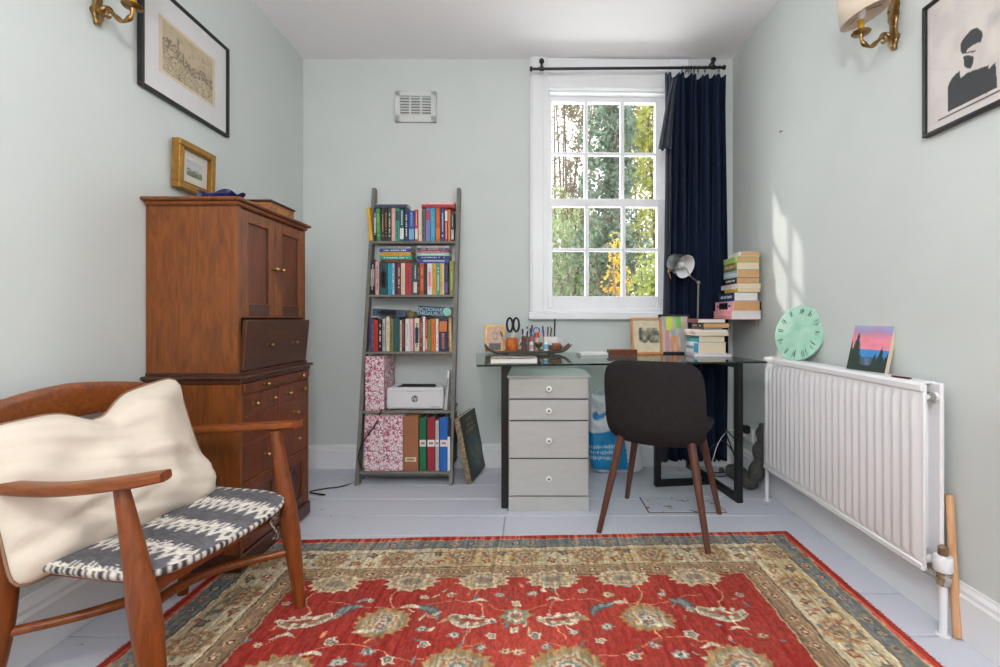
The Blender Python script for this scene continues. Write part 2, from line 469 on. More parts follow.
# ---- ventilation grille
vg = thing('air_vent', 'white louvred air vent set high in the far wall above the bookshelf', 'vent', (WM @ Vector((wu(416), -.012, wz(416, 123)))).to_tuple(), TH)
w_, h_ = wu(436.5)-wu(395.5), wz(416, 92)-wz(416, 123)
m_vent = mat('vent_plastic', (214, 216, 213), .5, var=.02)
MB().box(-w_/2, w_/2, .004, .012, 0, h_, .002).build('backing', mat('vent_shadow', (150, 152, 150), .8), vg)
MB().box(-w_/2, w_/2, -.008, .006, 0, .045, .003).box(-w_/2, w_/2, -.008, .006, h_-.035, h_, .003).box(-w_/2, -w_/2+.035, -.008, .006, 0, h_, .003).box(w_/2-.035, w_/2, -.008, .006, 0, h_, .003).build('frame', m_vent, vg)
for k in (-1, 1): MB().box(k*.036-.006, k*.036+.006, -.006, .006, .04, h_-.03, .001).build('mullion', m_vent, vg)
sl = None
for k in range(7):
    z = .048+k*(h_-.09)/6.3
    sl = MB().at(Matrix.Translation((0, 0, z)) @ Matrix.Rotation(.5, 4, 'X')).box(-w_/2+.03, w_/2-.03, -.006, .007, 0, .0085, .001).build('slat', m_vent, vg)

# ---- curtain rod, rings, curtain
RZ0, RZ1, RY = at(533, 69, 3.12), at(722, 67.5, 3.16), 0
rod = thing('curtain_rod', 'thin black metal curtain rod across the top of the window', 'curtain rod', RZ0.to_tuple())
MB().tube([RZ0+Vector((-.01, 0, 0)), RZ1+Vector((.012, 0, 0))], .0095, 10).build('pole', m_black, rod, True, 40)
for q in (RZ0+Vector((-.012, 0, 0)), RZ1+Vector((.014, 0, 0))):
    MB().lathe([(.0, -.01), (.014, -.008), (.016, 0), (.014, .008), (0, .01)], 12, M=Matrix.Translation(q) @ Matrix.Rotation(PI/2, 4, 'Y')).build('end_cap', m_black, rod, True, 40)
for f_ in (.045, .955):
    q = RZ0.lerp(RZ1, f_); zz = zceil(q.x)
    MB().tube([q, q+Vector((0, 0, .052))], .007, 8).tube([q+Vector((0, -.004, .05)), Vector((q.x, ywall(q.x)-.028, q.z+.05))], .007, 8).lathe([(.016, -.01), (.018, 0), (.012, .012)], 12, c=(q.x, q.y, q.z+.052)).tube([q+Vector((-.014, 0, 0)), q+Vector((.014, 0, 0))], .0135, 10).build('bracket', m_black, rod, True, 40)
m_navy = mat('navy_curtain_cloth', (26, 37, 58), .85, var=.15, scale=10, stretch=(6, 6, .4), bump=.15, bscale=300, spec=.15)
m_lining = mat('grey_curtain_lining', (74, 78, 88), .9, var=.12, scale=10, stretch=(6, 6, .4), spec=.1)
cu = thing('curtain', 'long navy blue curtain drawn to the right side of the window', 'curtain', at(697, 458, 3.12).to_tuple())
def curtain_pt(t, s):
    # t across, s from top (0) to floor (1)
    k = 9.5
    ph = 2*PI*k*(t**1.12)
    tl, tr = at(671, 73, 3.15), at(727.5, 73, 3.17)
    bl, br = at(659, 462, 3.15), at(728.5, 459, 3.17)
    widen = .5-.5*math.cos(PI*min(1, s*1.2)); 
    p = tl.lerp(tr, t).lerp(bl.lerp(br, t), 0) 
    x = lerp(lerp(tl.x, tr.x, t), lerp(bl.x+.06, br.x, t), widen); y = lerp(tl.y, tr.y, t)
    z = lerp(tl.z-.012*abs(math.sin(ph/2)), bl.z+.005, s)
    a = .030+.010*math.sin(3*s+5*t)
    return Vector((x+.012*math.sin(ph*.5+4*s), y+.015+a*math.sin(ph+.5*math.sin(4*s+7*t))-.012*math.sin(t*9+s*2), z))
c_o = MB().grid(curtain_pt, 190, 46).build('drape', m_navy, cu, True, 180, fix=False)
c_o.modifiers.new('thickness', 'SOLIDIFY').thickness = .003
def lining_pt(t, s):
    p = curtain_pt(0, s)
    w = .035+.02*s
    return Vector((p.x-.012+w*(t-.75)+.006*math.sin(t*14), p.y-.012-.014*math.sin(t*PI*3+s*2), p.z))
l_o = MB().grid(lining_pt, 24, 40).build('lining', m_lining, cu, True, 180, fix=False)
l_o.modifiers.new('thickness', 'SOLIDIFY').thickness = .002
def tail_pt(t, s):
    p = at(lerp(674, 664, s**.8), lerp(80, 150, s), 3.07); w = .03+.05*s
    return p+Vector((w*(t-.5), -.02-.014*math.sin(t*PI*4), -.012*math.sin(t*PI*2)*s))
t_o = MB().grid(tail_pt, 28, 20).build('lining_tail', m_lining, cu, True, 180, fix=False)
t_o.modifiers.new('thickness', 'SOLIDIFY').thickness = .003
rng_me = MB().tube([(0, .018*math.cos(a), .018*math.sin(a)) for a in [2*PI*k/18 for k in range(18)]], .0028, 6, closed=True).tube([(0, 0, -.018), (0, 0, -.032)], .002, 6)
first = None
for k, px in enumerate([682, 685.5, 688, 690.5, 694, 698, 705, 719]):
    q = RZ0.lerp(RZ1, (px-533)/189.0); loc = (q.x, q.y, q.z-.008)
    if first is None:
        first = rng_me.build('curtain_ring', m_black, None, smooth=40); first.location = loc; ro = first
    else:
        ro = first.copy(); COL.objects.link(ro); ro.location = loc
    tag(ro, f'small black curtain ring, {ORD[k]} from the left on the rod', 'curtain ring', 'curtain rings on the black rod')

# ------------------------------------------------------------------ garden outside
m_soil = mat('garden_ground', (120, 126, 84), .95, var=.3, scale=2)
gd = MB().box(-7, 9, 3.9, 14, -.7, -.6).build('garden_ground', m_soil); struct(gd, 'green garden ground outside the window', 'ground')
def leaf_mat(name, c1, c2):
    if name in MATS: return MATS[name]
    m, nt, b = _new(name)
    f = _noise(nt, _coords(nt, 9), 3)
    col = _ramp(nt, f, [(.35, lin4(c1)), (.65, lin4(c2))])
    nt.links.new(col, b.inputs['Base Color']); b.inputs['Roughness'].default_value = .55
    b.inputs['Transmission Weight'].default_value = 0
    tr = nt.nodes.new('ShaderNodeBsdfTranslucent'); mx = nt.nodes.new('ShaderNodeMixShader'); mx.inputs['Fac'].default_value = .45
    nt.links.new(col, tr.inputs['Color']); nt.links.new(b.outputs['BSDF'], mx.inputs[1]); nt.links.new(tr.outputs['BSDF'], mx.inputs[2])
    nt.links.new(mx.outputs['Shader'], nt.nodes['Material Output'].inputs['Surface'])
    MATS[name] = m; return m
def leaves(c, r, n, size, seed, asp=.55):
    rs = np.random.RandomState(seed)
    p = rs.normal(size=(n, 3)); p /= np.linalg.norm(p, axis=1)[:, None]
    p *= (rs.rand(n, 1)**.45)
    lump = 1+.22*np.sin(p[:, :1]*7+seed)+.18*np.sin(p[:, 2:3]*9+seed*2)
    p = np.array(c)+p*np.array(r)*lump
    a = rs.normal(size=(n, 3)); a /= np.linalg.norm(a, axis=1)[:, None]
    b = np.cross(a, rs.normal(size=(n, 3))); b /= np.linalg.norm(b, axis=1)[:, None]
    s = size*(.6+.8*rs.rand(n, 1))
    V = np.stack([p-a*s, p-b*s*asp, p+a*s, p+b*s*asp], 1).reshape(-1, 3)
    mb = MB(); mb.v = [tuple(x) for x in V]; mb.f = [(4*i, 4*i+1, 4*i+2, 4*i+3) for i in range(n)]
    return mb
m_bark = mat('tree_bark', (128, 112, 98), .95, var=.35, scale=14)
def plant(name, label, cat, c, clouds, m, base, group='garden plants beyond the window', branches=6, seed=0, stem=.05):
    t = thing(name, label, cat, base, 0, group)
    mb = MB(); k = 0
    for (cc, rr, n, s) in clouds:
        q = leaves(cc, rr, n, s, seed+k); kk = len(mb.v); mb.v += [Vector(x) for x in q.v]; mb.f += [tuple(i+kk for i in f) for f in q.f]; k += 1
    fo = mb.build('foliage', m, t, True, fix=False); fo['kind'] = 'stuff'
    rs = random.Random(seed); b = Vector(base)
    for i in range(branches):
        cc, rr, _, _ = clouds[i % len(clouds)]
        e = Vector(cc)+Vector((rs.uniform(-.7, .7)*rr[0], rs.uniform(-.7, .7)*rr[1], rs.uniform(0, .9)*rr[2]))
        md = b.lerp(e, .5)+Vector((rs.uniform(-.15, .15), rs.uniform(-.15, .15), .1))
        pts = bez([b, md, e], 10)
        MB().tube(pts, [lerp(stem, .006, j/(len(pts)-1)) for j in range(len(pts))], 6).build('trunk' if i == 0 else 'branch', m_bark, t, True, 60)
    return t
plant('ivy_covered_tree', 'dark ivy covered tree trunk seen through the middle panes', 'tree', None,
      [((1.05, 6.2, 4.1), (.34, .4, .8), 1600, .036), ((1.0, 6.2, 3.1), (.40, .4, .8), 2400, .036), ((1.02, 6.2, 1.8), (.45, .4, .95), 3400, .036), ((.95, 6.1, .6), (.5, .45, .8), 1000, .045)],
      leaf_mat('ivy_leaf', (84, 104, 84), (158, 174, 156)), (1.0, 6.3, -.6), branches=3, seed=11, stem=.13)
plant('tall_shrub', 'tall yellow green shrub filling the right hand panes', 'shrub', None,
      [((2.1, 7.4, 4.9), (.8, .4, .7), 2600, .036), ((2.05, 7.4, 3.8), (.85, .4, .95), 4400, .036), ((2.05, 7.4, 2.3), (.8, .4, 1.1), 4000, .036), ((2.0, 7.4, .9), (.8, .4, .9), 1600, .045)],
      leaf_mat('yellow_green_leaf', (160, 164, 84), (208, 208, 134)), (2.0, 7.4, -.6), branches=9, seed=21)
plant('forsythia_bush', 'yellow flowering bush low in the middle panes', 'shrub', None,
      [((.90, 5.25, 1.72), (.09, .12, .22), 130, .022), ((.93, 5.25, 1.35), (.16, .14, .28), 300, .024), ((.9, 5.25, .9), (.2, .2, .3), 200, .03)],
      leaf_mat('yellow_flower', (232, 186, 60), (246, 212, 110)), (.9, 5.3, -.6), branches=5, seed=31, stem=.015)
plant('leafy_hedge', 'light green leafy bush behind the lower left panes', 'shrub', None,
      [((.55, 7.0, 2.0), (.6, .35, .75), 2600, .034), ((.3, 7.0, 1.2), (.8, .4, .8), 2400, .036)],
      leaf_mat('light_green_leaf', (142, 164, 108), (204, 212, 166)), (.4, 7.05, -.6), branches=8, seed=41)
plant('low_shrub', 'low green yellow bush behind the lower right panes', 'shrub', None,
      [((1.50, 5.5, 1.35), (.35, .25, .5), 1900, .03)],
      leaf_mat('fresh_green_leaf', (158, 178, 92), (212, 216, 136)), (1.5, 5.5, -.6), branches=4, seed=51)
plant('bare_tree', 'pale twiggy tree against the sky in the upper left panes', 'tree', None,
      [((1.25, 8.7, 5.0), (.8, .4, 1.2), 2600, .034), ((.7, 8.8, 3.3), (.6, .4, 1.1), 2200, .032), ((.62, 8.8, 4.9), (.5, .4, .9), 1300, .03), ((1.9, 8.8, 4.2), (.9, .4, 1.6), 3000, .04)],
      leaf_mat('dry_leaf', (138, 126, 104), (184, 172, 146)), (.6, 8.9, -.6), branches=18, seed=61, stem=.05)
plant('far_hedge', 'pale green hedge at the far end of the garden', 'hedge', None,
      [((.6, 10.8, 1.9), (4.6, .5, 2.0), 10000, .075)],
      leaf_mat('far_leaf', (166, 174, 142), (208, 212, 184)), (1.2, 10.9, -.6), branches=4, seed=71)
# added unseen glowing globe, above and behind the viewpoint, brightening ceiling and walls
pl_ = thing('added_globe_light', 'added glowing globe hanging from the ceiling out of view', 'lamp', (-.05, -.15, zceil(-.05)))
MB().tube([(-.05, -.15, zceil(-.05)), (-.05, -.15, 2.24)], .004, 8).build('cord', m_white, pl_, True)
MB().lathe([(.05, -.03), (.055, -.02), (.05, 0)], 20, c=(-.05, -.15, zceil(-.05))).build('ceiling_rose', m_white, pl_, True, 40)
em = bpy.data.materials.new('added_globe_glow'); em.use_nodes = True; eb = em.node_tree.nodes['Principled BSDF']
eb.inputs['Base Color'].default_value = (.9, .9, .88, 1); eb.inputs['Emission Color'].default_value = (.965, .985, 1, 1); eb.inputs['Emission Strength'].default_value = 96
MB().lathe([(.13*math.sin(PI*k/14), -.13*math.cos(PI*k/14)) for k in range(15)], 24, c=(-.05, -.15, 2.11)).build('globe', em, pl_, True, 60)
# ------------------------------------------------------------------ padded shapes
def pad(mb, a, b, t0, t1, n=4.0, p=5.0, q=2.0, rings=10, seg=64, fn=None, uv=None):
    """rounded pad: superellipse outline a x b, thickness t0 below and t1 above; fn bends (x, y, z); uv collects (x, y, side)"""
    def edge(th):
        c, s = math.cos(th), math.sin(th)
        r = (abs(c/a)**n+abs(s/b)**n)**(-1/n); return r*c, r*s
    vs = []; fs = []; info = []
    for side, t in ((1, t1), (-1, t0)):
        base = len(vs)
        for i in range(rings+1):
            rho = math.sin(i/rings*PI/2)
            if side == -1 and i == rings: break
            for k in range(seg):
                ex, ey = edge(2*PI*k/seg); z = side*t*max(0, 1-rho**p)**(1/q)
                vs.append((ex*rho, ey*rho, z)); info.append((ex*rho, ey*rho, rho, side))
        lim = rings if side == 1 else rings-1
        for i in range(lim):
            for k in range(seg):
                q4 = (base+i*seg+k, base+i*seg+(k+1) % seg, base+(i+1)*seg+(k+1) % seg, base+(i+1)*seg+k)
                fs.append(q4 if side == 1 else q4[::-1])
        if side == -1:
            for k in range(seg):
                fs.append((base+lim*seg+k, rings*seg+k, rings*seg+(k+1) % seg, base+lim*seg+(k+1) % seg))
    if fn: vs = [fn(*v) for v in vs]
    if uv is not None: uv += info
    return mb.add(vs, fs)

# ------------------------------------------------------------------ rug
RW, RL = 2.42, 2.85
corn = [Vector((-1.235, 2.14, 0)), Vector((1.18, 2.235, 0)), Vector((1.14, -.62, 0)), Vector((-1.255, -.62, 0))]
xs = np.linspace(0, RW, 560)
yy = np.concatenate([np.linspace(0, 1.28, 300), np.linspace(1.28, RL, 130)[1:]])
GX, GY = np.meshgrid(xs, yy)
wx = GX+.022*(fbm(GX*24, GY*24, 3)-.5); wy = GY+.022*(fbm(GX*24+40, GY*24+11, 3)-.5)
RED, CREAM, BLUE, BROWN, TAN, DARK, PALE = (174, 58, 48), (208, 194, 164), (116, 122, 124), (152, 122, 98), (192, 162, 122), (108, 86, 74), (216, 202, 178)
col = np.zeros(GX.shape+(3,))
e = np.minimum(np.minimum(wx, RW-wx), np.minimum(wy, RL-wy))
streak = fbm(GX*120, GY*2.2, 2)
abr = fbm(GX*3, GY*1.2, 3)
field = mixc(RED, (126, 30, 28), np.clip((streak-.42)*3.6, 0, 1)*.9)
field = mixc(field, (206, 92, 76), np.clip((abr-.45)*3, 0, 1)*.6)
col[:] = field
along = np.where(np.minimum(wx, RW-wx) < np.minimum(wy, RL-wy), wy, wx)
def band(lo, hi, c):
    k = (e >= lo) & (e < hi); col[k] = np.asarray(c)[k] if np.ndim(c) == 3 else c
nz = fbm(GX*30, GY*30, 3)
band(-1, .034, mixc((176, 50, 42), (206, 96, 78), np.clip((streak-.4)*3, 0, 1)))
band(.034, .040, TAN)
band(.040, .108, mixc(BLUE, (138, 136, 126), np.clip((nz-.4)*4, 0, 1)))
band(.108, .114, DARK); band(.114, .122, CREAM)
band(.122, .268, mixc(CREAM, (194, 172, 128), np.clip((abr-.4)*3, 0, 1)))
band(.268, .274, DARK); band(.274, .280, TAN)
band(.280, .342, mixc(BROWN, (172, 140, 106), np.clip((nz-.42)*4, 0, 1)))
band(.342, .348, DARK); band(.348, .354, TAN)
def win_(cx, cy, r):
    i0, i1 = np.searchsorted(xs, [cx-r, cx+r]); j0, j1 = np.searchsorted(yy, [cy-r, cy+r])
    return slice(max(j0, 0), j1), slice(max(i0, 0), i1)
def flower(cx, cy, r, n, cs, rot=0.0, sy=1.0, sharp=.28):
    w = win_(cx, cy, r*1.15)
    if col[w].size == 0: return
    X, Y = wx[w]-cx, (wy[w]-cy)/sy
    c_, s_ = math.cos(rot), math.sin(rot); X, Y = X*c_+Y*s_, -X*s_+Y*c_
    rr = np.hypot(X, Y); th = np.arctan2(Y, X)
    lob = 1-sharp*np.abs(np.sin(th*n/2))
    k = rr/(r*lob)*(1+.22*(nz[w]-.5))
    sub = col[w]
    for i, c in enumerate(cs):
        lim = 1-i/len(cs)
        lim2 = lim if i % 2 == 0 else lim*.98
        sub[k < lim2] = c
    col[w] = sub
def curve(pts, w0, w1, c, n=14, edge=None):
    P = bez([(a, b, 0) for a, b in pts], n)
    xsn = [p.x for p in P]; ysn = [p.y for p in P]; m = max(w0, w1)*1.6+.004
    i0, i1 = np.searchsorted(xs, [min(xsn)-m, max(xsn)+m]); j0, j1 = np.searchsorted(yy, [min(ysn)-m, max(ysn)+m])
    w = (slice(max(0, j0), j1), slice(max(0, i0), i1))
    if col[w].size == 0: return
    best = np.full(wx[w].shape, 9.0); N = len(P)-1
    for k in range(N):
        a, b = P[k], P[k+1]; dx, dy = b.x-a.x, b.y-a.y; L2 = dx*dx+dy*dy+1e-9
        t = np.clip(((wx[w]-a.x)*dx+(wy[w]-a.y)*dy)/L2, 0, 1)
        d = np.hypot(wx[w]-a.x-t*dx, wy[w]-a.y-t*dy)
        f = (k+t)/N; wid = w0+(w1-w0)*np.sin(PI*np.clip(f, 0, 1))
        best = np.minimum(best, d/np.maximum(wid, 1e-4))
    sub = col[w]
    if edge is not None: sub[best < 1.0] = edge; sub[best < .62] = c
    else: sub[best < 1.0] = c
    col[w] = sub
# motifs along the borders
def border_run(fixed, lo, hi, vertical, flip):
    def S(a, off, r, n, cs, rot=0, sy=1.0, sharp=.28):
        x, y = (fixed+off*flip, a) if vertical else (a, fixed+off*flip)
        flower(x, y, r, n, cs, rot, sy, sharp)
    a = lo+.10; k = 0
    pts = []
    while a < hi-.02:
        q = a-.12
        S(a, .195, .074, 11, [(178, 146, 104), (158, 112, 86), (196, 176, 138), (140, 134, 120), (186, 160, 118), (164, 92, 72)], sharp=.22)
        for d, o2, r, cs in ((-.105, .165, .026, [DARK, (120, 128, 116)]), (.105, .225, .026, [(140, 84, 62), TAN]), (-.10, .235, .020, [(170, 90, 66), PALE]), (.10, .16, .020, [(112, 124, 128), PALE])):
            S(a+d, o2, r, 4, cs, k*.7, 1.0, .45)
        rb_2 = random.Random(k+int(fixed*10))
        for _ in range(9): S(a+rb_2.uniform(-.13, .13), rb_2.uniform(.135, .258), rb_2.uniform(.008, .016), 3, [rb_2.choice([(150, 108, 84), (126, 130, 120), (186, 150, 104), (168, 96, 74)])], rb_2.uniform(0, 6), 1, .4)
        pts += [(a-.06, .15), (a+.0, .245), (a+.06, .15)]
        for d, o2 in ((-.05, .075), (.02, .072), (.09, .076)):
            S(a+d, o2, .021, 5, [(72, 84, 92), (176, 170, 150), (176, 96, 70)] if (k+int(d*100)) % 2 else [(186, 150, 112), (96, 106, 112)], 0, 1, .3)
        for d in (-.07, 0, .07):
            S(a+d, .311, .026, 6, [TAN, (122, 70, 56), PALE], 0, 1, .3)
        a += .265; k += 1
    P2 = [((fixed+o2*flip, b) if vertical else (b, fixed+o2*flip)) for b, o2 in pts]
    for i in range(len(P2)-1): curve([P2[i], ((P2[i][0]+P2[i+1][0])/2, (P2[i][1]+P2[i+1][1])/2), P2[i+1]], .003, .003, (150, 104, 82), 3)
border_run(0, .05, RW, False, 1); border_run(RW, .34, RL, True, -1); border_run(0, .34, RL, True, 1); border_run(RL, .05, RW, False, -1)
# field, mirrored about the middle
MIDX = RW/2-.025
def both(fn):
    for s in (1, -1): fn(s)
def paisley(cx, cy, s, r):
    curve([(cx-s*r*1.05, cy+r*.10), (cx-s*r*.25, cy+r*.28), (cx+s*r*.7, cy-r*.05), (cx+s*r*.95, cy-r*.42)], r*.10, r*.42, BROWN, 14, PALE)
    for k in range(9):
        t = k/8; flower(cx+s*lerp(-r, r*.95, t), cy+r*.36*math.sin(PI*t)*(1 if k % 2 else -.8), r*.16, 4, [PALE], 0, 1, .3)
    curve([(cx-s*r*.7, cy+r*.12), (cx, cy+r*.14), (cx+s*r*.6, cy-r*.1)], .002, .006, (176, 70, 56), 6)
def palmette(cx, cy, r):
    flower(cx, cy, r*1.1, 17, [(172, 136, 92), (182, 160, 122)], .2, .86, .16)
    flower(cx, cy, r*.86, 11, [(156, 150, 124), (200, 182, 146), (170, 120, 92), (196, 178, 144), (124, 132, 136), PALE, (176, 70, 56)], .5, .84, .2)
    flower(cx, cy+r*.3, r*.4, 7, [PALE, (104, 116, 128), (214, 150, 96)], 0, .8, .3)
for row in range(5):
    y0 = .60+row*.52; off = 0
    def one(s):
        X = lambda d: MIDX+s*d
        for d in (.12, .42, .71):                       # thin cream stems
            curve([(X(d), y0-.22), (X(d+.03), y0-.12), (X(d-.01), y0-.02), (X(d+.04), y0+.12)], .0022, .0022, (222, 160, 120), 10)
        curve([(X(.02), y0-.02), (X(.2), y0-.10), (X(.42), y0-.05), (X(.66), y0-.11)], .002, .002, (214, 130, 100), 12)
        curve([(X(.1), y0+.13), (X(.3), y0+.2), (X(.5), y0+.12), (X(.72), y0+.2)], .002, .002, (214, 130, 100), 12)
        if row == 0:
            for d in (.13, .40, .68):
                flower(X(d), y0-.225, .108, 13, [(206, 188, 156), (172, 140, 108), (196, 178, 146), (146, 136, 122), BROWN], 0, .62, .2)
        paisley(X(.145), y0+.015, s, .066); palmette(X(.435), y0+.02, .085); paisley(X(.70), y0+.0, -s, .075)
        curve([(X(.262), y0+.005), (X(.285), y0-.045), (X(.36), y0-.075)], .004, .019, (128, 136, 134), 10, (84, 92, 98))
        curve([(X(.535), y0-.078), (X(.585), y0-.058), (X(.608), y0+.0)], .004, .019, (128, 136, 134), 10, (84, 92, 98))
        palmette(X(.16), y0+.245, .105); palmette(X(.66), y0+.25, .10)
        for d, dy, r in ((.07, .10, .022), (.19, .09, .02), (.30, .06, .024), (.27, .13, .022), (.33, -.12, .022), (.52, -.11, .02), (.56, .11, .026), (.43, .16, .026), (.36, .2, .028), (.50, .2, .028), (.78, .12, .02), (.30, .27, .026), (.54, .27, .022), (.60, -.02, .018), (.24, -.14, .02), (.06, -.13, .022), (.8, -.1, .02), (.02, .17, .02), (.10, .15, .018)):
            k = int(d*97+dy*53) % 3
            flower(X(d), y0+dy, r, 5+k, [[PALE, BLUE, TAN], [TAN, PALE, (150, 70, 54)], [(150, 156, 150), PALE, (90, 100, 108)]][k], d*9, .85, .32)
        for d, dy in ((.13, -.09), (.36, -.06), (.48, .07), (.72, .09), (.22, .02), (.6, .17)):
            curve([(X(d-.03), y0+dy), (X(d), y0+dy-.012), (X(d+.035), y0+dy+.004)], .002, .008, [PALE, (150, 156, 150), TAN][int(d*50) % 3], 6)
    both(one)
    rq = random.Random(row+50)
    for _ in range(90):
        x_, y_, a_ = MIDX+rq.uniform(-.84, .84), y0+rq.uniform(-.2, .3), rq.uniform(0, 6.28); l_ = rq.uniform(.008, .02)
        curve([(x_-l_*math.cos(a_), y_-l_*math.sin(a_)), (x_, y_+.004), (x_+l_*math.cos(a_), y_+l_*math.sin(a_))], .0015, rq.uniform(.003, .0075), rq.choice([PALE, TAN, (140, 146, 142), (222, 140, 110), (116, 124, 128), (150, 84, 66)]), 4)
    flower(MIDX, y0+.0, .062, 8, [(160, 140, 104), (140, 146, 140), PALE, (190, 120, 80), (96, 108, 116)], 0, .85, .32)
    flower(MIDX, y0+.075, .022, 4, [PALE, BLUE], .7, 1, .4); flower(MIDX, y0-.075, .022, 4, [PALE, TAN], .7, 1, .4)
grey_ = fbm(GX*7, GY*7, 3)[..., None]
col = col*(1-.16*grey_)+np.array((168, 150, 132))*.16*grey_
col *= (.80+.40*streak[..., None])*(.80+.40*fbm(GX*200, GY*70, 2)[..., None])*(.93+.14*RS.rand(*GX.shape)[..., None])
col = np.clip(col, 0, 255)
ny_, nx_ = GX.shape
u = (GX/RW).ravel(); v = (GY/RL).ravel()
C = [np.array(c) for c in corn]
pos = ((1-u)*(1-v))[:, None]*C[0]+(u*(1-v))[:, None]*C[1]+(u*v)[:, None]*C[2]+((1-u)*v)[:, None]*C[3]
pos[:, 2] = .0085+.0012*(fbm(GX*4, GY*4)-.5).ravel()*2
pos[:, 0] += .004*(fbm(GY*6, GX*0+1)-.5).ravel(); pos[:, 1] += .006*(fbm(GX*5, GX*0+3)-.5).ravel()
nb = len(pos); idx = np.arange(nb).reshape(ny_, nx_)
q = np.stack([idx[:-1, :-1], idx[1:, :-1], idx[1:, 1:], idx[:-1, 1:]], -1).reshape(-1, 4)
ring = np.concatenate([idx[0, :], idx[1:, -1], idx[-1, -2::-1], idx[-2:0:-1, 0]])
low = pos[ring].copy(); low[:, 2] = .001
rb = nb+np.arange(len(ring)); nxt = np.roll(np.arange(len(ring)), -1)
sideq = np.stack([ring, ring[nxt], rb[nxt], rb], -1)
me = bpy.data.meshes.new('pile'); me.from_pydata(np.concatenate([pos, low]).tolist(), [], np.concatenate([q, sideq]).tolist())
paint(me, np.concatenate([col.reshape(-1, 3), col.reshape(-1, 3)[ring]]))
me.materials.append(vcol('woven_wool', .95, .35, 260, (1, .5, 1), spec=.1))
rug = thing('patterned_rug', 'red oriental wool rug with floral field and cream border on the painted floor', 'rug', (0, 1.0, 0))
ro = bpy.data.objects.new('pile', me); COL.objects.link(ro); ro.parent = rug; ro.location = (0, -1.0, 0)
fr_mb = MB()                                           # short warp threads along the two long sides
rr_ = random.Random(5)
for (a, b, sg) in ((corn[1], corn[2], 1), (corn[0], corn[3], -1)):
    for k in range(420):
        p = a.lerp(b, k/420*.62); l = rr_.uniform(.004, .014)
        fr_mb.tube([p+Vector((-.002*sg, 0, .006)), p+Vector((sg*l, rr_.uniform(-.004, .004), .002))], .0009, 3, cap=False)
fo = fr_mb.build('fringe', mat('wool_fringe', (196, 110, 92), .95), rug, True); fo['kind'] = 'stuff'

# ------------------------------------------------------------------ tall cabinet against the left wall
CF, CB, CY0, CY1 = -1.137, -1.512, 1.863, 2.437          # front and back (X), near and far end (Y)
cab = thing('chest_cabinet', 'tall antique walnut cabinet with drawers and doors against the left wall', 'cabinet', (CF, (CY0+CY1)/2, .009))
def cb(mb, name, m, parent=None, sm=None): return mb.build(name, m, parent or cab, True, sm)
Z_ = dict(base=.009, lo=.745, mid=.785, top=1.445)
cb(MB().box(CB, CF-.012, CY0+.006, CY1-.006, .06, Z_['lo']), 'lower_carcass', m_cab)
cb(MB().box(CB, CF+.006, CY0-.006, CY1+.006, .009, .075, .006), 'plinth', m_cab_dark)
UF = CF-.018
cb(MB().box(CB, UF-.012, CY0+.012, CY1-.012, Z_['mid'], Z_['top']), 'upper_carcass', m_cab)
cb(MB().box(CB-.004, CF+.016, CY0-.018, CY1+.016, .760, .773, .005).box(CB, CF+.004, CY0-.004, CY1+.006, .742, .762, .004).box(CB, CF-.008, CY0+.004, CY1-.002, .770, .787, .004), 'waist_moulding', m_cab_dark)
cb(MB().box(CB-.006, UF+.026, CY0-.016, CY1+.014, 1.456, 1.470, .005).box(CB, UF+.012, CY0-.004, CY1+.002, 1.440, 1.458, .006), 'cornice', m_cab)
def knob(x, y, z, parent, r=.0095, m=m_brass):
    MM = Matrix.Translation((x, y, z)) @ Matrix.Rotation(PI/2, 4, 'Y')
    return MB().lathe([(r*.85, 0), (r*.85, .003), (r*.4, .006), (r*.4, .013), (r*.9, .018), (r*1.05, .023), (r*.75, .029), (0, .031)], 14, M=MM).build('knob', m, parent, True, 40)
ym = (CY0+CY1)/2
# two panelled doors above
for (a, b, kn) in ((CY0+.03, ym-.002, ym-.025), (ym+.002, CY1-.03, ym+.025)):
    d = cb(MB().box(UF-.012, UF+.004, a, a+.05, 1.0, 1.432, .002).box(UF-.012, UF+.004, b-.05, b, 1.0, 1.432, .002)
           .box(UF-.012, UF+.004, a+.05, b-.05, 1.385, 1.432, .002).box(UF-.012, UF+.004, a+.05, b-.05, 1.0, 1.06, .002), 'door', m_cab)
    cb(MB().box(UF-.012, UF-.006, a+.045, b-.045, 1.055, 1.39), 'panel', m_cab_red, d)
    cb(MB().box(UF+.002, UF+.0052, a+.052, b-.052, 1.008, 1.056, .001), 'bottom_rail', m_cab_dark, d)
    for (p, q_) in ((a+.05, a+.056), (b-.056, b-.05)): cb(MB().box(UF-.008, UF+.001, p, q_, 1.06, 1.385, .002), 'moulding', m_cab_dark, d)
    knob(UF+.003, kn, 1.215, d)
# corner posts
for (a, b) in ((CY0+.010, CY0+.03), (CY1-.03, CY1-.010)): cb(MB().box(UF-.012, UF+.003, a, b, Z_['mid'], Z_['top']-.006, .001), 'stile', m_cab)
# fall front, not quite closed, leaning out at its top
ff = MB().at(Matrix.Translation((UF, 0, .79)) @ Matrix.Rotation(math.radians(5.5), 4, 'Y'))
ff.box(-.010, .010, CY0+.030, CY1-.016, 0, .203, .003)
fd = cb(ff, 'fall_front', m_cab_dark)
for yk in (CY0+.19, CY1-.17): knob(UF+.018, yk, .885, fd, .0085)
cb(MB().box(UF-.012, UF-.006, CY0+.03, CY1-.03, .79, 1.0), 'compartment', mat('dark_inside', (30, 18, 12), .9))
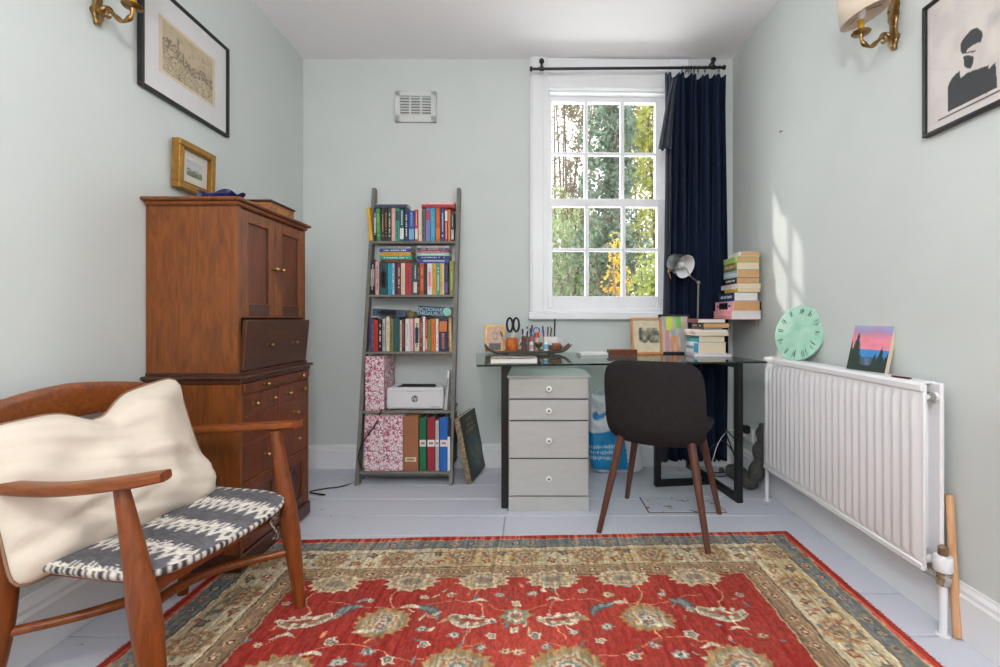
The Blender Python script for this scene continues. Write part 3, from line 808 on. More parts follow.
# lower part: slide, four small drawers, two half drawers, one long drawer, two lozenge doors
def drawer(a, b, z0, z1, kn, proud=.0, m=m_cab_red):
    d = cb(MB().box(CF-.03, CF-.002+proud, a, b, z0, z1, .003), 'drawer', m)
    for k in kn: knob(CF-.002+proud, k, (z0+z1)/2, d)
    return d
la, lb = CY0+.022, CY1-.018
drawer(la-.004, lb+.004, .706, .741, (la+.13, lb-.1), .010)
w4 = (lb-la)/4
for k in range(4): drawer(la+w4*k+.003, la+w4*(k+1)-.003, .612, .694, (la+w4*(k+.5),))
drawer(la, ym-.003, .502, .603, ((la+ym)/2,)); drawer(ym+.003, lb, .502, .603, ((lb+ym)/2,))
drawer(la, lb, .352, .493, (la+.15, lb-.12), m=m_cab_red)
for (a, b) in ((CY0+.004, CY0+.02), (CY1-.016, CY1-.004)): cb(MB().box(CF-.03, CF-.001, a, b, .07, .742, .001), 'stile', m_cab)
for z in (.344, .4975, .6075, .700): cb(MB().box(CF-.03, CF-.004, la, lb, z-.004, z+.004), 'rail', m_cab)
for (a, b) in ((la, ym-.002), (ym+.002, lb)):
    d = cb(MB().box(CF-.03, CF-.002, a, a+.045, .08, .338, .002).box(CF-.03, CF-.002, b-.045, b, .08, .338, .002)
           .box(CF-.03, CF-.002, a+.045, b-.045, .295, .338, .002).box(CF-.03, CF-.002, a+.045, b-.045, .08, .122, .002), 'door', m_cab_red)
    cb(MB().box(CF-.03, CF-.010, a+.04, b-.04, .115, .30), 'panel', m_cab_dark, d)
    c_, zc_ = (a+b)/2, .208; hw, hh = (b-a)/2-.055, .078
    lz = [(c_, zc_-hh), (c_+hw, zc_), (c_, zc_+hh), (c_-hw, zc_)]
    pts = [Vector((CF-.009, y, z)) for y, z in lz]
    cb(MB().tube(pts, .005, 6, closed=True), 'lozenge', m_cab_red, d, 40)

# ------------------------------------------------------------------ things standing on the cabinet
m_gold = mat('gilt_frame', (176, 130, 62), .35, .85, var=.25, scale=40)
def picture(name, label, W, H, fw, depth, m_frame, loc, rot, fn, nx, ny, mat_c=None, mat_w=0.0, group=None, inner=None, glassy=True):
    """framed picture: root at the middle of the bottom edge, facing -y"""
    t = thing(name, label, 'picture', loc, rot=rot, group=group)
    MB().box(-W/2, W/2, 0, depth, 0, fw, .002).box(-W/2, W/2, 0, depth, H-fw, H, .002).box(-W/2, -W/2+fw, 0, depth, fw, H-fw, .002).box(W/2-fw, W/2, 0, depth, fw, H-fw, .002).build('frame', m_frame, t)
    if inner:
        a = fw; i = inner[0]
        MB().box(-W/2+a, W/2-a, .003, depth, a, a+i, .001).box(-W/2+a, W/2-a, .003, depth, H-a-i, H-a, .001).box(-W/2+a, -W/2+a+i, .003, depth, a, H-a, .001).box(W/2-a-i, W/2-a, .003, depth, a, H-a, .001).build('inner_moulding', inner[1], t)
    MB().box(-W/2+.001, W/2-.001, depth*.8, depth, .001, H-.001).build('backing', mat('frame_backing', (120, 100, 80), .9), t)
    if mat_c: MB().box(-W/2+fw, W/2-fw, depth*.55, depth*.6, fw, H-fw).build('mount', mat('mount_card_'+name, mat_c, .9, var=.02), t)
    iw, ih = W-2*fw-2*mat_w, H-2*fw-2*mat_w
    art('print', iw, ih, nx, ny, fn, vcol('printed_sheet', .8), t, Matrix.Translation((0, depth*.5, fw+mat_w)))
    if glassy: MB().box(-W/2+fw, W/2-fw, depth*.3, depth*.34, fw, H-fw).build('glazing', m_glass, t)
    return t
def watercolour(U, V):
    c = mixc((214, 206, 196), (190, 196, 204), np.clip((V-.4)*2, 0, 1)); b = fbm(U*9, V*9)
    c = mixc(c, (128, 138, 110), np.clip((.45-V+.3*(b-.5))*6, 0, 1)); c = mixc(c, (88, 92, 80), np.clip((b-.55)*6, 0, 1)*(V < .5)); return c
P0 = at(178, 187, 2.02)
picture('gilt_picture_frame', 'small gilt framed watercolour hanging on the left wall just above the cabinet', .235, .205, .027, .034, m_gold,
        (-1.478, 2.118, 1.549), Euler((math.radians(1.5), 0, math.radians(91)), 'XYZ'), watercolour, 24, 24, (222, 214, 200), .042, None, (.006, mat('gilt_slip', (150, 104, 44), .4, .8, var=.2)))
def wobble_dish():
    prof = [(0, 0), (.05, .002), (.085, .022), (.108, .046), (.105, .050), (.08, .03), (.045, .012), (0, .008)]
    mb = MB(); n = 36; vs = []; fs = []
    for r, z in prof:
        for k in range(n):
            a = 2*PI*k/n; rr = r*(1+.08*math.sin(5*a)*(r/.09)); vs.append((rr*math.cos(a)*.55, rr*math.sin(a), z+.006*(r/.09)**2*math.sin(5*a+1)))
    for i in range(len(prof)-1):
        for k in range(n): fs.append((i*n+k, i*n+(k+1) % n, (i+1)*n+(k+1) % n, (i+1)*n+k))
    return mb.add(vs, fs)
ds = wobble_dish().build('glass_dish', mat('cobalt_glass', (14, 24, 84), .08, var=.2, coat=.6), None, smooth=60)
ds.location = (-1.32, 2.02, 1.4705); ds.rotation_euler = (0, 0, 1.35)
tag(ds, 'small wavy dark blue glass dish on top of the cabinet', 'dish')
bx = thing('wooden_box', 'low inlaid wooden box at the far end of the cabinet top', 'box', (-1.29, 2.28, 1.4705))
MB().box(-.12, .10, -.10, .11, 0, .058, .002).build('body', wood('inlaid_walnut', (128, 72, 24), (178, 116, 48), (2, 2, 2), 14, .35, .2, 2.0), bx)
MB().box(-.125, .106, -.106, .116, .058, .068, .003).build('lid', m_cab_dark, bx)
MB().box(.1, .1015, -.05, .05, .015, .045).build('inlay', wood('burr_inlay', (150, 96, 34), (196, 140, 66), (3, 3, 3), 20, .35, .2, 2.0), bx)

# ------------------------------------------------------------------ armchair with woven seat
ach = thing('armchair', 'curved teak armchair with a black and white woven seat beside the cabinet', 'armchair', (-1.07, 1.42, 0))
def ab(mb, name, m=m_teak, parent=None, sm=40): return mb.build(name, m, parent or ach, True, sm)
def leg(p, radii, n=14): 
    pts = bez(p, 24); k = len(pts)-1
    rr = [np.interp(i/k, [a for a, _ in radii], [b for _, b in radii]) for i in range(k+1)]
    return MB().tube(pts, [float(x) for x in rr], n)
FL, FR, RLg, RRg = Vector((-.880, 1.137, 0)), Vector((-.80, 1.65, 0)), Vector((-1.385, 1.21, 0)), Vector((-1.27, 1.74, 0))
ab(leg([FL+Vector((0, 0, .0085)), Vector((-.908, 1.14, .2)), Vector((-.936, 1.145, .36)), Vector((-.985, 1.148, .595))], [(0, .019), (.45, .033), (.62, .033), (1, .016)]), 'leg', m_teak_v)
ab(leg([FR+Vector((0, 0, .0085)), Vector((-.825, 1.652, .2)), Vector((-.848, 1.654, .36)), Vector((-.888, 1.656, .61))], [(0, .017), (.45, .030), (.62, .030), (1, .016)]), 'leg', m_teak_v)
ab(leg([RLg+Vector((0, 0, .0)), Vector((-1.345, 1.215, .22)), Vector((-1.348, 1.22, .42)), Vector((-1.385, 1.23, .60)), Vector((-1.425, 1.24, .73))], [(0, .019), (.45, .031), (.6, .031), (1, .015)]), 'leg', m_teak_v)
ab(leg([RRg+Vector((0, 0, .0)), Vector((-1.25, 1.735, .22)), Vector((-1.26, 1.73, .42)), Vector((-1.31, 1.72, .60)), Vector((-1.355, 1.71, .73))], [(0, .017), (.45, .029), (.6, .029), (1, .015)]), 'leg', m_teak_v)
def ribbon(p, wh, n=12, e=.55, up=(0, 0, 1), k=28):
    pts = bez(p, k); m = len(pts)-1
    R = []
    for i in range(m+1):
        t = i/m; R.append((float(np.interp(t, [a for a, _, _ in wh], [b for _, b, _ in wh])), float(np.interp(t, [a for a, _, _ in wh], [c for _, _, c in wh]))))
    return MB().tube(pts, R, n, up=up, e=e)
ab(ribbon([(-1.425, 1.255, .585), (-1.30, 1.165, .592), (-1.12, 1.132, .596), (-.98, 1.140, .608), (-.885, 1.158, .620)], [(0, .017, .014), (.5, .026, .014), (.85, .030, .014), (1, .026, .012)]), 'armrest')
ab(ribbon([(-1.385, 1.715, .585), (-1.25, 1.730, .595), (-1.08, 1.722, .607), (-.93, 1.690, .621), (-.815, 1.665, .632)], [(0, .017, .014), (.5, .026, .014), (.85, .030, .014), (1, .026, .012)]), 'armrest')
# back rail: broad bent board, highest in the middle
def rail_pt(t):
    a, b = Vector((-1.43, 1.16, .715)), Vector((-1.36, 1.80, .715))
    p = a.lerp(b, t); s = math.sin(PI*t); return p+Vector((-.035*s+.012*(1-s), 0, .03*s))
ab(ribbon([rail_pt(k/8) for k in range(9)], [(0, .010, .022), (.2, .011, .046), (.5, .012, .055), (.8, .011, .046), (1, .010, .022)], e=.5), 'back_rail')
# two bowed stretchers that meet under the seat
ab(leg([FL+Vector((-.024, .004, .2)), Vector((-1.02, 1.26, .2)), Vector((-1.062, 1.39, .2)), Vector((-1.0, 1.53, .2)), FR+Vector((-.025, 0, .2))], [(0, .012), (.5, .015), (1, .012)]), 'stretcher')
ab(leg([RLg+Vector((.04, .005, .2)), Vector((-1.20, 1.305, .2)), Vector((-1.118, 1.41, .2)), Vector((-1.15, 1.57, .2)), RRg+Vector((.02, 0, .2))], [(0, .012), (.5, .015), (1, .012)]), 'stretcher')
# seat frame
sc_ = Vector((-1.085, 1.415, 0)); e1 = Vector((.983, -.182, 0)); e2 = Vector((.182, .983, 0))
for (p, q_) in ((Vector((-.945, 1.145, .342)), Vector((-.865, 1.654, .342))), (Vector((-.95, 1.20, .352)), Vector((-1.335, 1.265, .352))), (Vector((-.88, 1.62, .35)), Vector((-1.255, 1.695, .35))), (Vector((-1.345, 1.218, .345)), Vector((-1.255, 1.732, .345)))):
    ab(ribbon([p, p.lerp(q_, .5), q_], [(0, .012, .02), (1, .012, .02)], e=.5, k=6), 'seat_rail')
# woven seat: rounded pad with bands and zigzag teeth
SA, SB = .235, .275
info = []
def seat_fn(x, y, z):
    sad = -.018*math.cos(PI*y/(2*SB))+.014*(x/SA)**2*.4+.012
    drop = -.016*max(0, x/SA)**3
    p = sc_+e1*x+e2*y; return Vector((p.x, p.y, .385+sad+drop+z))
smb = pad(MB(), SA, SB, .026, .020, 5.5, 9, 2, 46, 260, seat_fn, info)
so = smb.build('woven_seat', vcol('woven_cotton', .9, .3, 500, spec=.1), ach, True, 60)
ia = np.array(info); sx, sy, rho, sd = ia.T
def tooth(x, per): f = (x/per) % 1.0; return np.where(f < .5, f, 1-f)*2
yb = sy+.0; per = .142
ph = ((yb+.052+.042*(tooth(sx, .034)-.5)) / per) % 1.0
ph2 = ((yb+.052-.024*(tooth(sx+.01, .017)-.5)) / per) % 1.0
white = ((ph > .16) & (ph < .36)) | ((ph2 > .36) & (ph2 < .50))
mid = (ph2 > .50) & (ph2 < .60) & (((sx/.013) % 1) < .5)
white |= mid
sc2 = np.where(white[:, None], np.array((222, 214, 204)), np.array((104, 102, 106)))
sc2 = sc2*(.82+.36*fbm(sx*60+50, sy*260+50, 2)[:, None])
rim = (rho > .985)
stripe = ((np.arctan2(sy/SB, sx/SA)*44/PI) % 1 < .5)
sc2 = np.where((rim & stripe & (sx > -.2))[:, None], np.array((216, 208, 198)), np.where((rim & (sx > -.2))[:, None], np.array((70, 68, 72)), sc2))
paint(so.data, sc2)
# loose corner of the printed cover hanging under the seat
def flap(t, s):
    p = Vector((-.86, 1.60, .355))+Vector((.03*t, -.05*t, -.085*s*(1-.55*abs(t-.55))))
    return p+Vector((.010*math.sin(6*s+4*t), .012*math.sin(5*t), 0))
fo = MB().grid(flap, 14, 12).build('cover_corner', spots('dark_print_cloth', (54, 50, 48), (176, 160, 140), 70, .5, .54, .95), ach, True, 180, fix=False)
fo.modifiers.new('thickness', 'SOLIDIFY').thickness = .003
# cushion
cs = thing('cushion', 'large cream linen cushion with dark piping leaning in the armchair', 'cushion', (-1.16, 1.42, .40))
m_linen = mat('cream_linen', (226, 212, 196), .92, var=.05, scale=14, bump=.25, bscale=420, spec=.1)
_r = Vector((.10, .50, .025)).normalized(); _u = Vector((-.13, .03, .355)); _u = (_u-_r*_u.dot(_r)).normalized(); _n = _r.cross(_u)
CM = Matrix.Translation((-1.228, 1.400, .570)) @ Matrix((_n, _r, _u)).transposed().to_4x4()
CA, CBh = .285, .212
def cush_shape(y, z):
    """corner pinch and slump of the outline (y across, z up)"""
    u_, v_ = y/CA, z/CBh
    dip = -.058*math.exp(-((u_-.02)/.22)**2)*max(0, v_)**2+.020*max(0, u_)**2*max(0, v_)-.028*max(0, -u_)**.5*max(0, v_)
    pin = 1-.05*(1-abs(u_)**3)*abs(v_)**3*0
    return y*(1-.05*math.cos(PI*v_/2)), z*(1-.05*math.cos(PI*u_/2))+dip
def cush_fn(x, y, z):
    yy_, zz_ = cush_shape(x, y)
    w = .026*noise.noise(Vector((x*9, y*9, 1.3)))+.016*noise.noise(Vector((x*4, y*26+x*8, 4.0)))
    fold = -.022*math.exp(-((y+.075-.18*x)/.016)**2)*max(0, -x/CA+.2)-.014*math.exp(-((x-.02-.25*(y-.2))/.014)**2)*max(0, y/CBh-.35)-.010*math.exp(-((y+.13-.3*x)/.013)**2)*max(0, .6-abs(x/CA))
    return CM @ Vector((z+(w+fold)*(1 if z > 0 else -1)*min(1, abs(z)/.03), yy_, zz_))
pad(MB(), CA, CBh, .075, .085, 12, 3.2, 1.5, 26, 120, cush_fn).build('cover', m_linen, cs, True, 180)
pp = []
for k in range(120):
    th = 2*PI*k/120; c, s = math.cos(th), math.sin(th); r = (abs(c/CA)**12+abs(s/CBh)**12)**(-1/12)
    yy_, zz_ = cush_shape(r*c*1.008, r*s*1.008); pp.append(CM @ Vector((0, yy_, zz_)))
MB().tube(pp, .0035, 6, closed=True).build('piping', mat('brown_piping', (150, 118, 92), .9), cs, True, 60)
# ------------------------------------------------------------------ glass desk on black trestles
DZ = .775; DR = math.radians(7)
desk = thing('glass_desk', 'glass topped desk on black steel trestles under the window', 'desk', (-.27, 2.308, 0), DR)
DM = Matrix.Translation((-.27, 2.308, 0)) @ Matrix.Rotation(DR, 4, 'Z')
DMI = DM.inverted()
DLEN, DDEP = 1.495, .765
gm, gnt, gb_ = _new('green_tinted_glass')
gnt.nodes.remove(gb_)
_o = gnt.nodes['Material Output']; _t = gnt.nodes.new('ShaderNodeBsdfTransparent'); _t.inputs['Color'].default_value = (.72, .82, .78, 1)
_g = gnt.nodes.new('ShaderNodeBsdfGlossy'); _g.inputs['Roughness'].default_value = .02
_m = gnt.nodes.new('ShaderNodeMixShader')
gnt.links.new(schlick(gnt, .04), _m.inputs[0]); gnt.links.new(_t.outputs[0], _m.inputs[1]); gnt.links.new(_g.outputs[0], _m.inputs[2]); gnt.links.new(_m.outputs[0], _o.inputs[0])
MB().box(0, DLEN, 0, DDEP, DZ-.009, DZ, .001).build('glass_top', gm, desk)
m_gedge = mat('dark_glass_edge', (14, 30, 26), .15)
MB().box(-.001, DLEN+.001, -.0015, 0.0, DZ-.0095, DZ-.0005).build('polished_edge', m_gedge, desk)
MB().box(-.0015, 0, 0, DDEP, DZ-.0095, DZ-.0005).build('polished_edge', m_gedge, desk)
MB().box(DLEN, DLEN+.0015, 0, DDEP, DZ-.0095, DZ-.0005).build('polished_edge', m_gedge, desk)
def dloc(x, y): q = DMI @ Vector((x, y, 0)); return q.x, q.y
def trestle(ux, v0, v1, sgn, vm, reach, turn=0.0):
    """loop of square tube running front to back, with a narrower loop joined to it at right angles"""
    t = .0175; zt = DZ-.0105
    TM = Matrix.Translation((ux, v0, 0)) @ Matrix.Rotation(turn, 4, 'Z') @ Matrix.Translation((-ux, -v0, 0))
    pr = MB().at(TM).box(ux-t, ux+t, v0, v0+2*t, .0, zt, .002).box(ux-t, ux+t, v1-2*t, v1, .0, zt, .002).box(ux-t, ux+t, v0+2*t, v1-2*t, .0, 2*t, .002).box(ux-t, ux+t, v0+2*t, v1-2*t, zt-2*t, zt, .002)
    a = pr.build('trestle', m_black, desk)
    if not reach: return
    x1 = ux+sgn*reach
    MB().at(TM).box(min(x1, x1-sgn*2*t), max(x1, x1-sgn*2*t), vm-t, vm+t, 0, zt, .002).box(min(ux+sgn*t, x1), max(ux+sgn*t, x1), vm-t, vm+t, 0, 2*t, .002).box(min(ux+sgn*t, x1), max(ux+sgn*t, x1), vm-t, vm+t, zt-2*t, zt, .002).build('brace_loop', m_black, a)
lu, lv = dloc(-.149, 2.516); ru, rv = dloc(1.118, 2.59)
trestle(lu, lv, .70, 1, .45, 0, -DR); trestle(ru, rv-.0, .745, -1, rv+.31, .36)

# ------------------------------------------------------------------ grey drawer unit
m_dgrey = mat('grey_painted_wood', (184, 183, 180), .5, var=.05, scale=9, stretch=(1, 1, 4), bump=.06, bscale=40)
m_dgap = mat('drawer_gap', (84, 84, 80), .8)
dx0, dx1, dy0, dy1, dzt = at(508.5, 511, 2.487).x, at(589, 511, 2.487).x, 2.487, 2.93, .702
dw = thing('drawer_unit', 'grey painted four drawer chest with white knobs under the desk', 'drawers', ((dx0+dx1)/2, (dy0+dy1)/2, 0))
zz = lambda py: 1-(py-CY)*2.487/F
MB().box(dx0, dx1, dy0+.014, dy1, .0, dzt-.012).build('carcass', m_dgrey, dw, True)
MB().box(dx0-.008, dx1+.008, dy0-.006, dy1, dzt-.014, dzt, .003).build('top', m_dgrey, dw, True)
MB().box(dx0, dx1, dy0, dy0+.016, 0, zz(497), .002).build('plinth', m_dgrey, dw, True)
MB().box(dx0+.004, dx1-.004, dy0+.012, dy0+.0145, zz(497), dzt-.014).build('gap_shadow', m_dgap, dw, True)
m_porc = mat('white_porcelain', (232, 232, 228), .2, coat=.4)
for (a, b) in ((378, 398.6), (400, 420.2), (421.6, 458), (459.4, 495.8)):
    d = MB().box(dx0+.004, dx1-.004, dy0-.002, dy0+.013, zz(b), zz(a), .003).build('drawer', m_dgrey, dw, True)
    c = ((dx0+dx1)/2, dy0-.002, (zz(a)+zz(b))/2+.0); MM = Matrix.Translation(c) @ Matrix.Rotation(PI/2, 4, 'X')
    k = MB().lathe([(.008, 0), (.008, .008), (.016, .012), (.018, .018), (.015, .024), (.006, .026)], 18, M=MM).build('knob', m_porc, d, True, 50)
    MB().lathe([(.0055, .0255), (.0055, .0275), (0, .028)], 10, M=MM).build('screw', m_black, d, True, 50)

# ------------------------------------------------------------------ upholstered chair seen from behind
CA_ = math.atan2(-.216, .432)
chr_ = thing('desk_chair', 'dark grey felt shell chair with tapered brown wooden legs at the desk', 'chair', (.63, 2.345, 0), CA_)
m_felt = mat('charcoal_felt', (48, 44, 45), .95, var=.16, scale=60, bump=.35, bscale=320, spec=.12)
m_wal = wood('walnut_leg', (78, 42, 30), (102, 58, 42), (12, 12, 1.4), 6, .45, .05, .8)
for (x, y) in ((-.241, -.24), (.241, -.24), (-.241, .24), (.241, .24)):
    zb = .0085 if (y < 0 and x > 0) else 0.0
    p0 = Vector((x, y, zb)); p1 = Vector((x*.66, y*.62, .445))
    MB().tube([p0, p0.lerp(p1, .5), p1], [.0125, .0165, .020], 14).build('leg', m_wal, chr_, smooth=40)
def seat2(x, y, z): return Vector((x*(1-.02*(y/.235)), y+.02, .480+z+.012*(y/.23)**2-.008*math.cos(x/.24*1.4)+.02*max(0, (abs(x)/.235))**4))
pad(MB(), .232, .235, .034, .026, 3.4, 4, 2.2, 16, 72, seat2).build('seat', m_felt, chr_, smooth=180)
def back2(x, y, z):
    # x across, y up (from the middle), z through
    h = (y+.21)/.42
    xx = x*(1.0+.02*(1-h))*(1-.06*max(0, h-.55)**1.5)
    fwd = 1.1*xx*xx*(1.15-.45*h)                      # sides wrap forward
    lean = -.045-.06*h
    low = .055*max(0, .30-h)/.30*max(0, .30-h)/.30
    return Vector((xx, -.165+lean+fwd+z+low, .612+y*.96))
pad(MB(), .226, .208, .018, .022, 5.2, 7, 2, 16, 84, back2).build('backrest', m_felt, chr_, smooth=180)

# ------------------------------------------------------------------ radiator
RXF, RXB, RY0, RY1, RZB, RZT = 1.25, 1.312, 1.538, 2.60, .19, .79
rad = thing('radiator', 'white double panel radiator on the right wall', 'radiator', (1.29, 2.07, 0))
m_rad = mat('white_radiator_enamel', (238, 236, 238), .3, var=.015)
def corrugated(x0, sgn, ys0, ys1):
    n = 25; per = (ys1-ys0-.03)/n; prof = [(ys0, .0)]
    for k in range(n):
        a = ys0+.015+per*k
        prof += [(a+per*.10, 0.0), (a+per*.28, .010), (a+per*.62, .010), (a+per*.80, .0)]
    prof += [(ys1, .0)]
    mb = MB(); zs = [(RZB, -.0), (RZB+.012, .0), (RZB+.028, 0), (RZB+.045, 1), (RZT-.062, 1), (RZT-.044, 0), (RZT-.012, 0), (RZT-.003, -.25), (RZT, -.8)]
    vs = []
    for z, k in zs:
        for y, d in prof: vs.append((x0-sgn*(d*max(k, 0)+.010*min(k, 0)), y, z))
    W = len(prof); fs = [(j*W+i, j*W+i+1, (j+1)*W+i+1, (j+1)*W+i) for j in range(len(zs)-1) for i in range(W-1)]
    mb.add(vs, fs)
    mb.box(x0+sgn*.0005, x0+sgn*.014, ys0, ys1, RZB, RZT-.008, .003)
    return mb
corrugated(RXF, 1, RY0, RY1).build('front_panel', m_rad, rad, True, 50, fix=False)
MB().box(RXB-.004, RXB+.010, RY0, RY1, RZB, RZT, .005).build('rear_panel', m_rad, rad, True)
MB().box(RXF+.002, RXB+.008, RY0+.035, RY1-.004, RZT-.006, RZT+.002, .002).build('top_grille', m_rad, rad, True)
MB().box(RXF-.006, RXF+.016, RY0-.002, RY1+.002, RZT-.030, RZT-.001, .006).build('top_rail', m_rad, rad, True)
MB().box(RXF-.004, RXF+.016, RY0-.001, RY1+.001, RZB-.002, RZB+.022, .005).build('bottom_rail', m_rad, rad, True)
fin = MB()
for k in range(26):
    y = RY0+.05+k*.039; fin.box(RXF+.016, RXB-.004, y, y+.0015, RZB+.05, RZT-.05)
fin.build('convector_fins', m_rad, rad, True)
for z in (RZB+.03, RZT-.045): MB().tube([(RXF+.01, RY0+.02, z), (RXB, RY0+.02, z)], .013, 12).build('manifold', m_rad, rad, True, 40)
MB().lathe([(.016, 0), (.016, .012), (.010, .014), (.010, .020), (.004, .021)], 14, M=Matrix.Translation((1.285, RY0+.022, RZT-.045)) @ Matrix.Rotation(PI/2, 4, 'X')).build('bleed_valve', m_chrome, rad, True, 40)
px_, py_ = 1.292, 1.512
MB().tube([(px_, py_, 0), (px_, py_, .168)], .0115, 12).lathe([(.02, 0), (.021, .004), (.013, .006)], 14, c=(px_, py_, .0)).build('pipe', m_rad, rad, True, 40)
MB().tube([(px_, py_, .160), (px_, py_, .200)], [.018, .021], 12).tube([(px_, py_, .182), (px_, RY0+.05, .205)], .0145, 12).lathe([(.023, 0), (.023, .014)], 6, c=(px_, py_, .176)).build('valve_body', m_chrome, rad, True, 40)
MB().lathe([(.024, 0), (.026, .004), (.026, .044), (.023, .048), (.014, .050)], 20, c=(px_, py_, .204)).build('valve_cap', m_rad, rad, True, 40)
MB().lathe([(.014, 0), (.014, .024), (.008, .030)], 10, c=(px_, py_, .254)).build('valve_spindle', mat('worn_brass_fitting', (150, 128, 104), .4, .8, var=.3, scale=50), rad, True, 40)
MB().tube([(1.282, 2.63, 0), (1.282, 2.63, .235), (1.282, 2.595, .235)], .0105, 10).lathe([(.018, 0), (.018, .006), (.012, .008)], 12, c=(1.282, 2.63, 0)).build('tail_pipe', m_rad, rad, True, 40)
MB().box(RXB+.008, XR, 1.72, 1.75, .30, .74).build('wall_bracket', m_rad, rad, True); MB().box(RXB+.008, XR, 2.38, 2.41, .30, .74).build('wall_bracket', m_rad, rad, True)
# dowel, clock, canvas, comb
st = MB().tube([(1.326, 1.500, .003), (1.342, 1.548, .43)], [.0118, .0118], 14).build('wooden_dowel', wood('bare_pine', (206, 150, 106), (226, 178, 136), (10, 10, 1), 6, .6), None, smooth=40)
tag(st, 'bare wooden dowel standing behind the radiator valve', 'dowel')
clk = thing('ceramic_clock', 'round pale green ceramic clock face leaning on the wall above the radiator', 'clock', (1.283, 2.365, RZT+.002), rot=Euler((math.radians(-12), 0, math.radians(-70)), 'XYZ'))
R_ = .138
def disc(mb, r, y0, y1, cz, n=48): return mb.lathe([(0, 0), (r*.96, 0), (r, .003), (r, y1-y0-.002), (r*.985, y1-y0), (0, y1-y0)], n, M=Matrix.Translation((0, y1, cz)) @ Matrix.Rotation(PI/2, 4, 'X'), cap=False)
m_celadon = spots('celadon_glaze', (158, 214, 186), (198, 232, 212), 9, .35, .7, .25, detail=3)
disc(MB(), R_, 0, .014, R_).build('face', m_celadon, clk, smooth=40)
mk = mat('dark_green_marks', (54, 74, 60), .5)
for k in range(12):
    a = 2*PI*k/12; rs = random.Random(k)
    d = MB()
    for j in range(3 if k % 3 else 4):
        a2 = a+rs.uniform(-.12, .12); r0, r1 = R_*rs.uniform(.62, .72), R_*rs.uniform(.82, .95)
        d.tube([(r0*math.sin(a2), -.0006, R_+r0*math.cos(a2)), ((r0+r1)/2*math.sin(a2+.04), -.0006, R_+(r0+r1)/2*math.cos(a2+.04)), (r1*math.sin(a2+.02), -.0006, R_+r1*math.cos(a2+.02))], [.0008, .0016, .0008], 5)
    d.build('numeral', mk, clk)
cv = thing('canvas_painting', 'small square canvas of a pink sunset lake and dark firs on the radiator', 'painting', (1.302, 1.885, RZT+.002), rot=Euler((math.radians(-14), 0, math.radians(-80)), 'XYZ'))
MB().box(-.088, .088, 0, .018, 0, .182, .001).build('stretcher', mat('canvas_edge', (222, 204, 176), .85), cv)
def sunset(U, V):
    n = fbm(U*5, V*9); c = mixc((236, 140, 156), (120, 150, 206), np.clip((V-.72)*3.4+.7*(n-.5), 0, 1))
    c = mixc(c, (196, 170, 208), np.clip((V-.86)*8, 0, 1)*.6)
    c = mixc(c, (60, 140, 206), ((V < .47) & (V > .3))*1.0); c = mixc(c, (70, 96, 120), (V <= .3)*1.0)
    c = mixc(c, (140, 150, 190), np.clip(1-np.abs(U-.47)/.12, 0, 1)*(V < .28)*np.clip((n-.3)*3, 0, 1))
    def fir(x, h, w): return (np.abs(U-x) < w*(1-V/h)*(.75+.35*((V*22) % 1)))*(V < h)
    t = fir(.16, .86, .24) | fir(.0, .7, .2) | fir(.82, .56, .16) | fir(.68, .42, .13) | fir(1.0, .46, .2) | (V < .12+.12*np.abs(U-.5))
    return mixc(c, (40, 58, 48), t*1.0)*(.94+.12*n[..., None])
art('painted_face', .176, .182, 60, 60, sunset, vcol('oil_paint', .5), cv, Matrix.Translation((0, -.0006, 0)))
cmb = thing('small_comb', 'small dark red comb lying on the near end of the radiator', 'comb', (1.272, 1.66, RZT+.0025), math.radians(-82))
MB().box(-.034, .034, -.004, .004, 0, .006, .001).build('spine', mat('dark_red_plastic', (84, 34, 40), .4), cmb)
tm = MB()
for k in range(9): tm.box(-.032+k*.0075, -.029+k*.0075, .004, .012, .001, .004)
tm.build('teeth', MATS['dark_red_plastic'], cmb)

# ------------------------------------------------------------------ ladder bookshelf and its books
SX0, SX1 = -1.052, -.492
m_shelf = wood('grey_washed_wood', (112, 108, 100), (134, 130, 122), (3, 3, 14), 4, .6, 0, .6)
m_shelf_v = wood('grey_washed_upright', (108, 104, 96), (132, 128, 120), (14, 14, 2), 4, .6, 0, .6)
def lean(z): return 2.857+.168*z
bs = thing('ladder_bookshelf', 'grey wooden ladder bookshelf leaning on the far wall', 'bookshelf', ((SX0+SX1)/2, 3.0, 0))
for x in (SX0, SX1):
    sgn = -1 if x == SX0 else 1
    mb = MB(); w = .011; vs = []
    for z in (0.0, 1.86):
        y = lean(z); vs += [(x-w, y-.0, z), (x+w, y-.0, z), (x+w, y+.055, z), (x-w, y+.055, z)]
    mb.add(vs, [(0, 3, 2, 1), (4, 5, 6, 7), (0, 1, 5, 4), (1, 2, 6, 5), (2, 3, 7, 6), (3, 0, 4, 7)]).build('side_rail', m_shelf_v, bs, True)
SHZ = [1.498, 1.148, .791, .4335, .083]
for z in SHZ:
    yb_ = ywall(-1.0)-.012
    MB().box(SX0+.011, SX1-.011, lean(z)-.006, yb_, z-.016, z, .002).build('shelf', m_shelf, bs, True)
MB().box(SX0+.01, SX1-.01, lean(.2)+.045, lean(.2)+.055, .03, .07).build('lower_stretcher', m_shelf, bs, True)

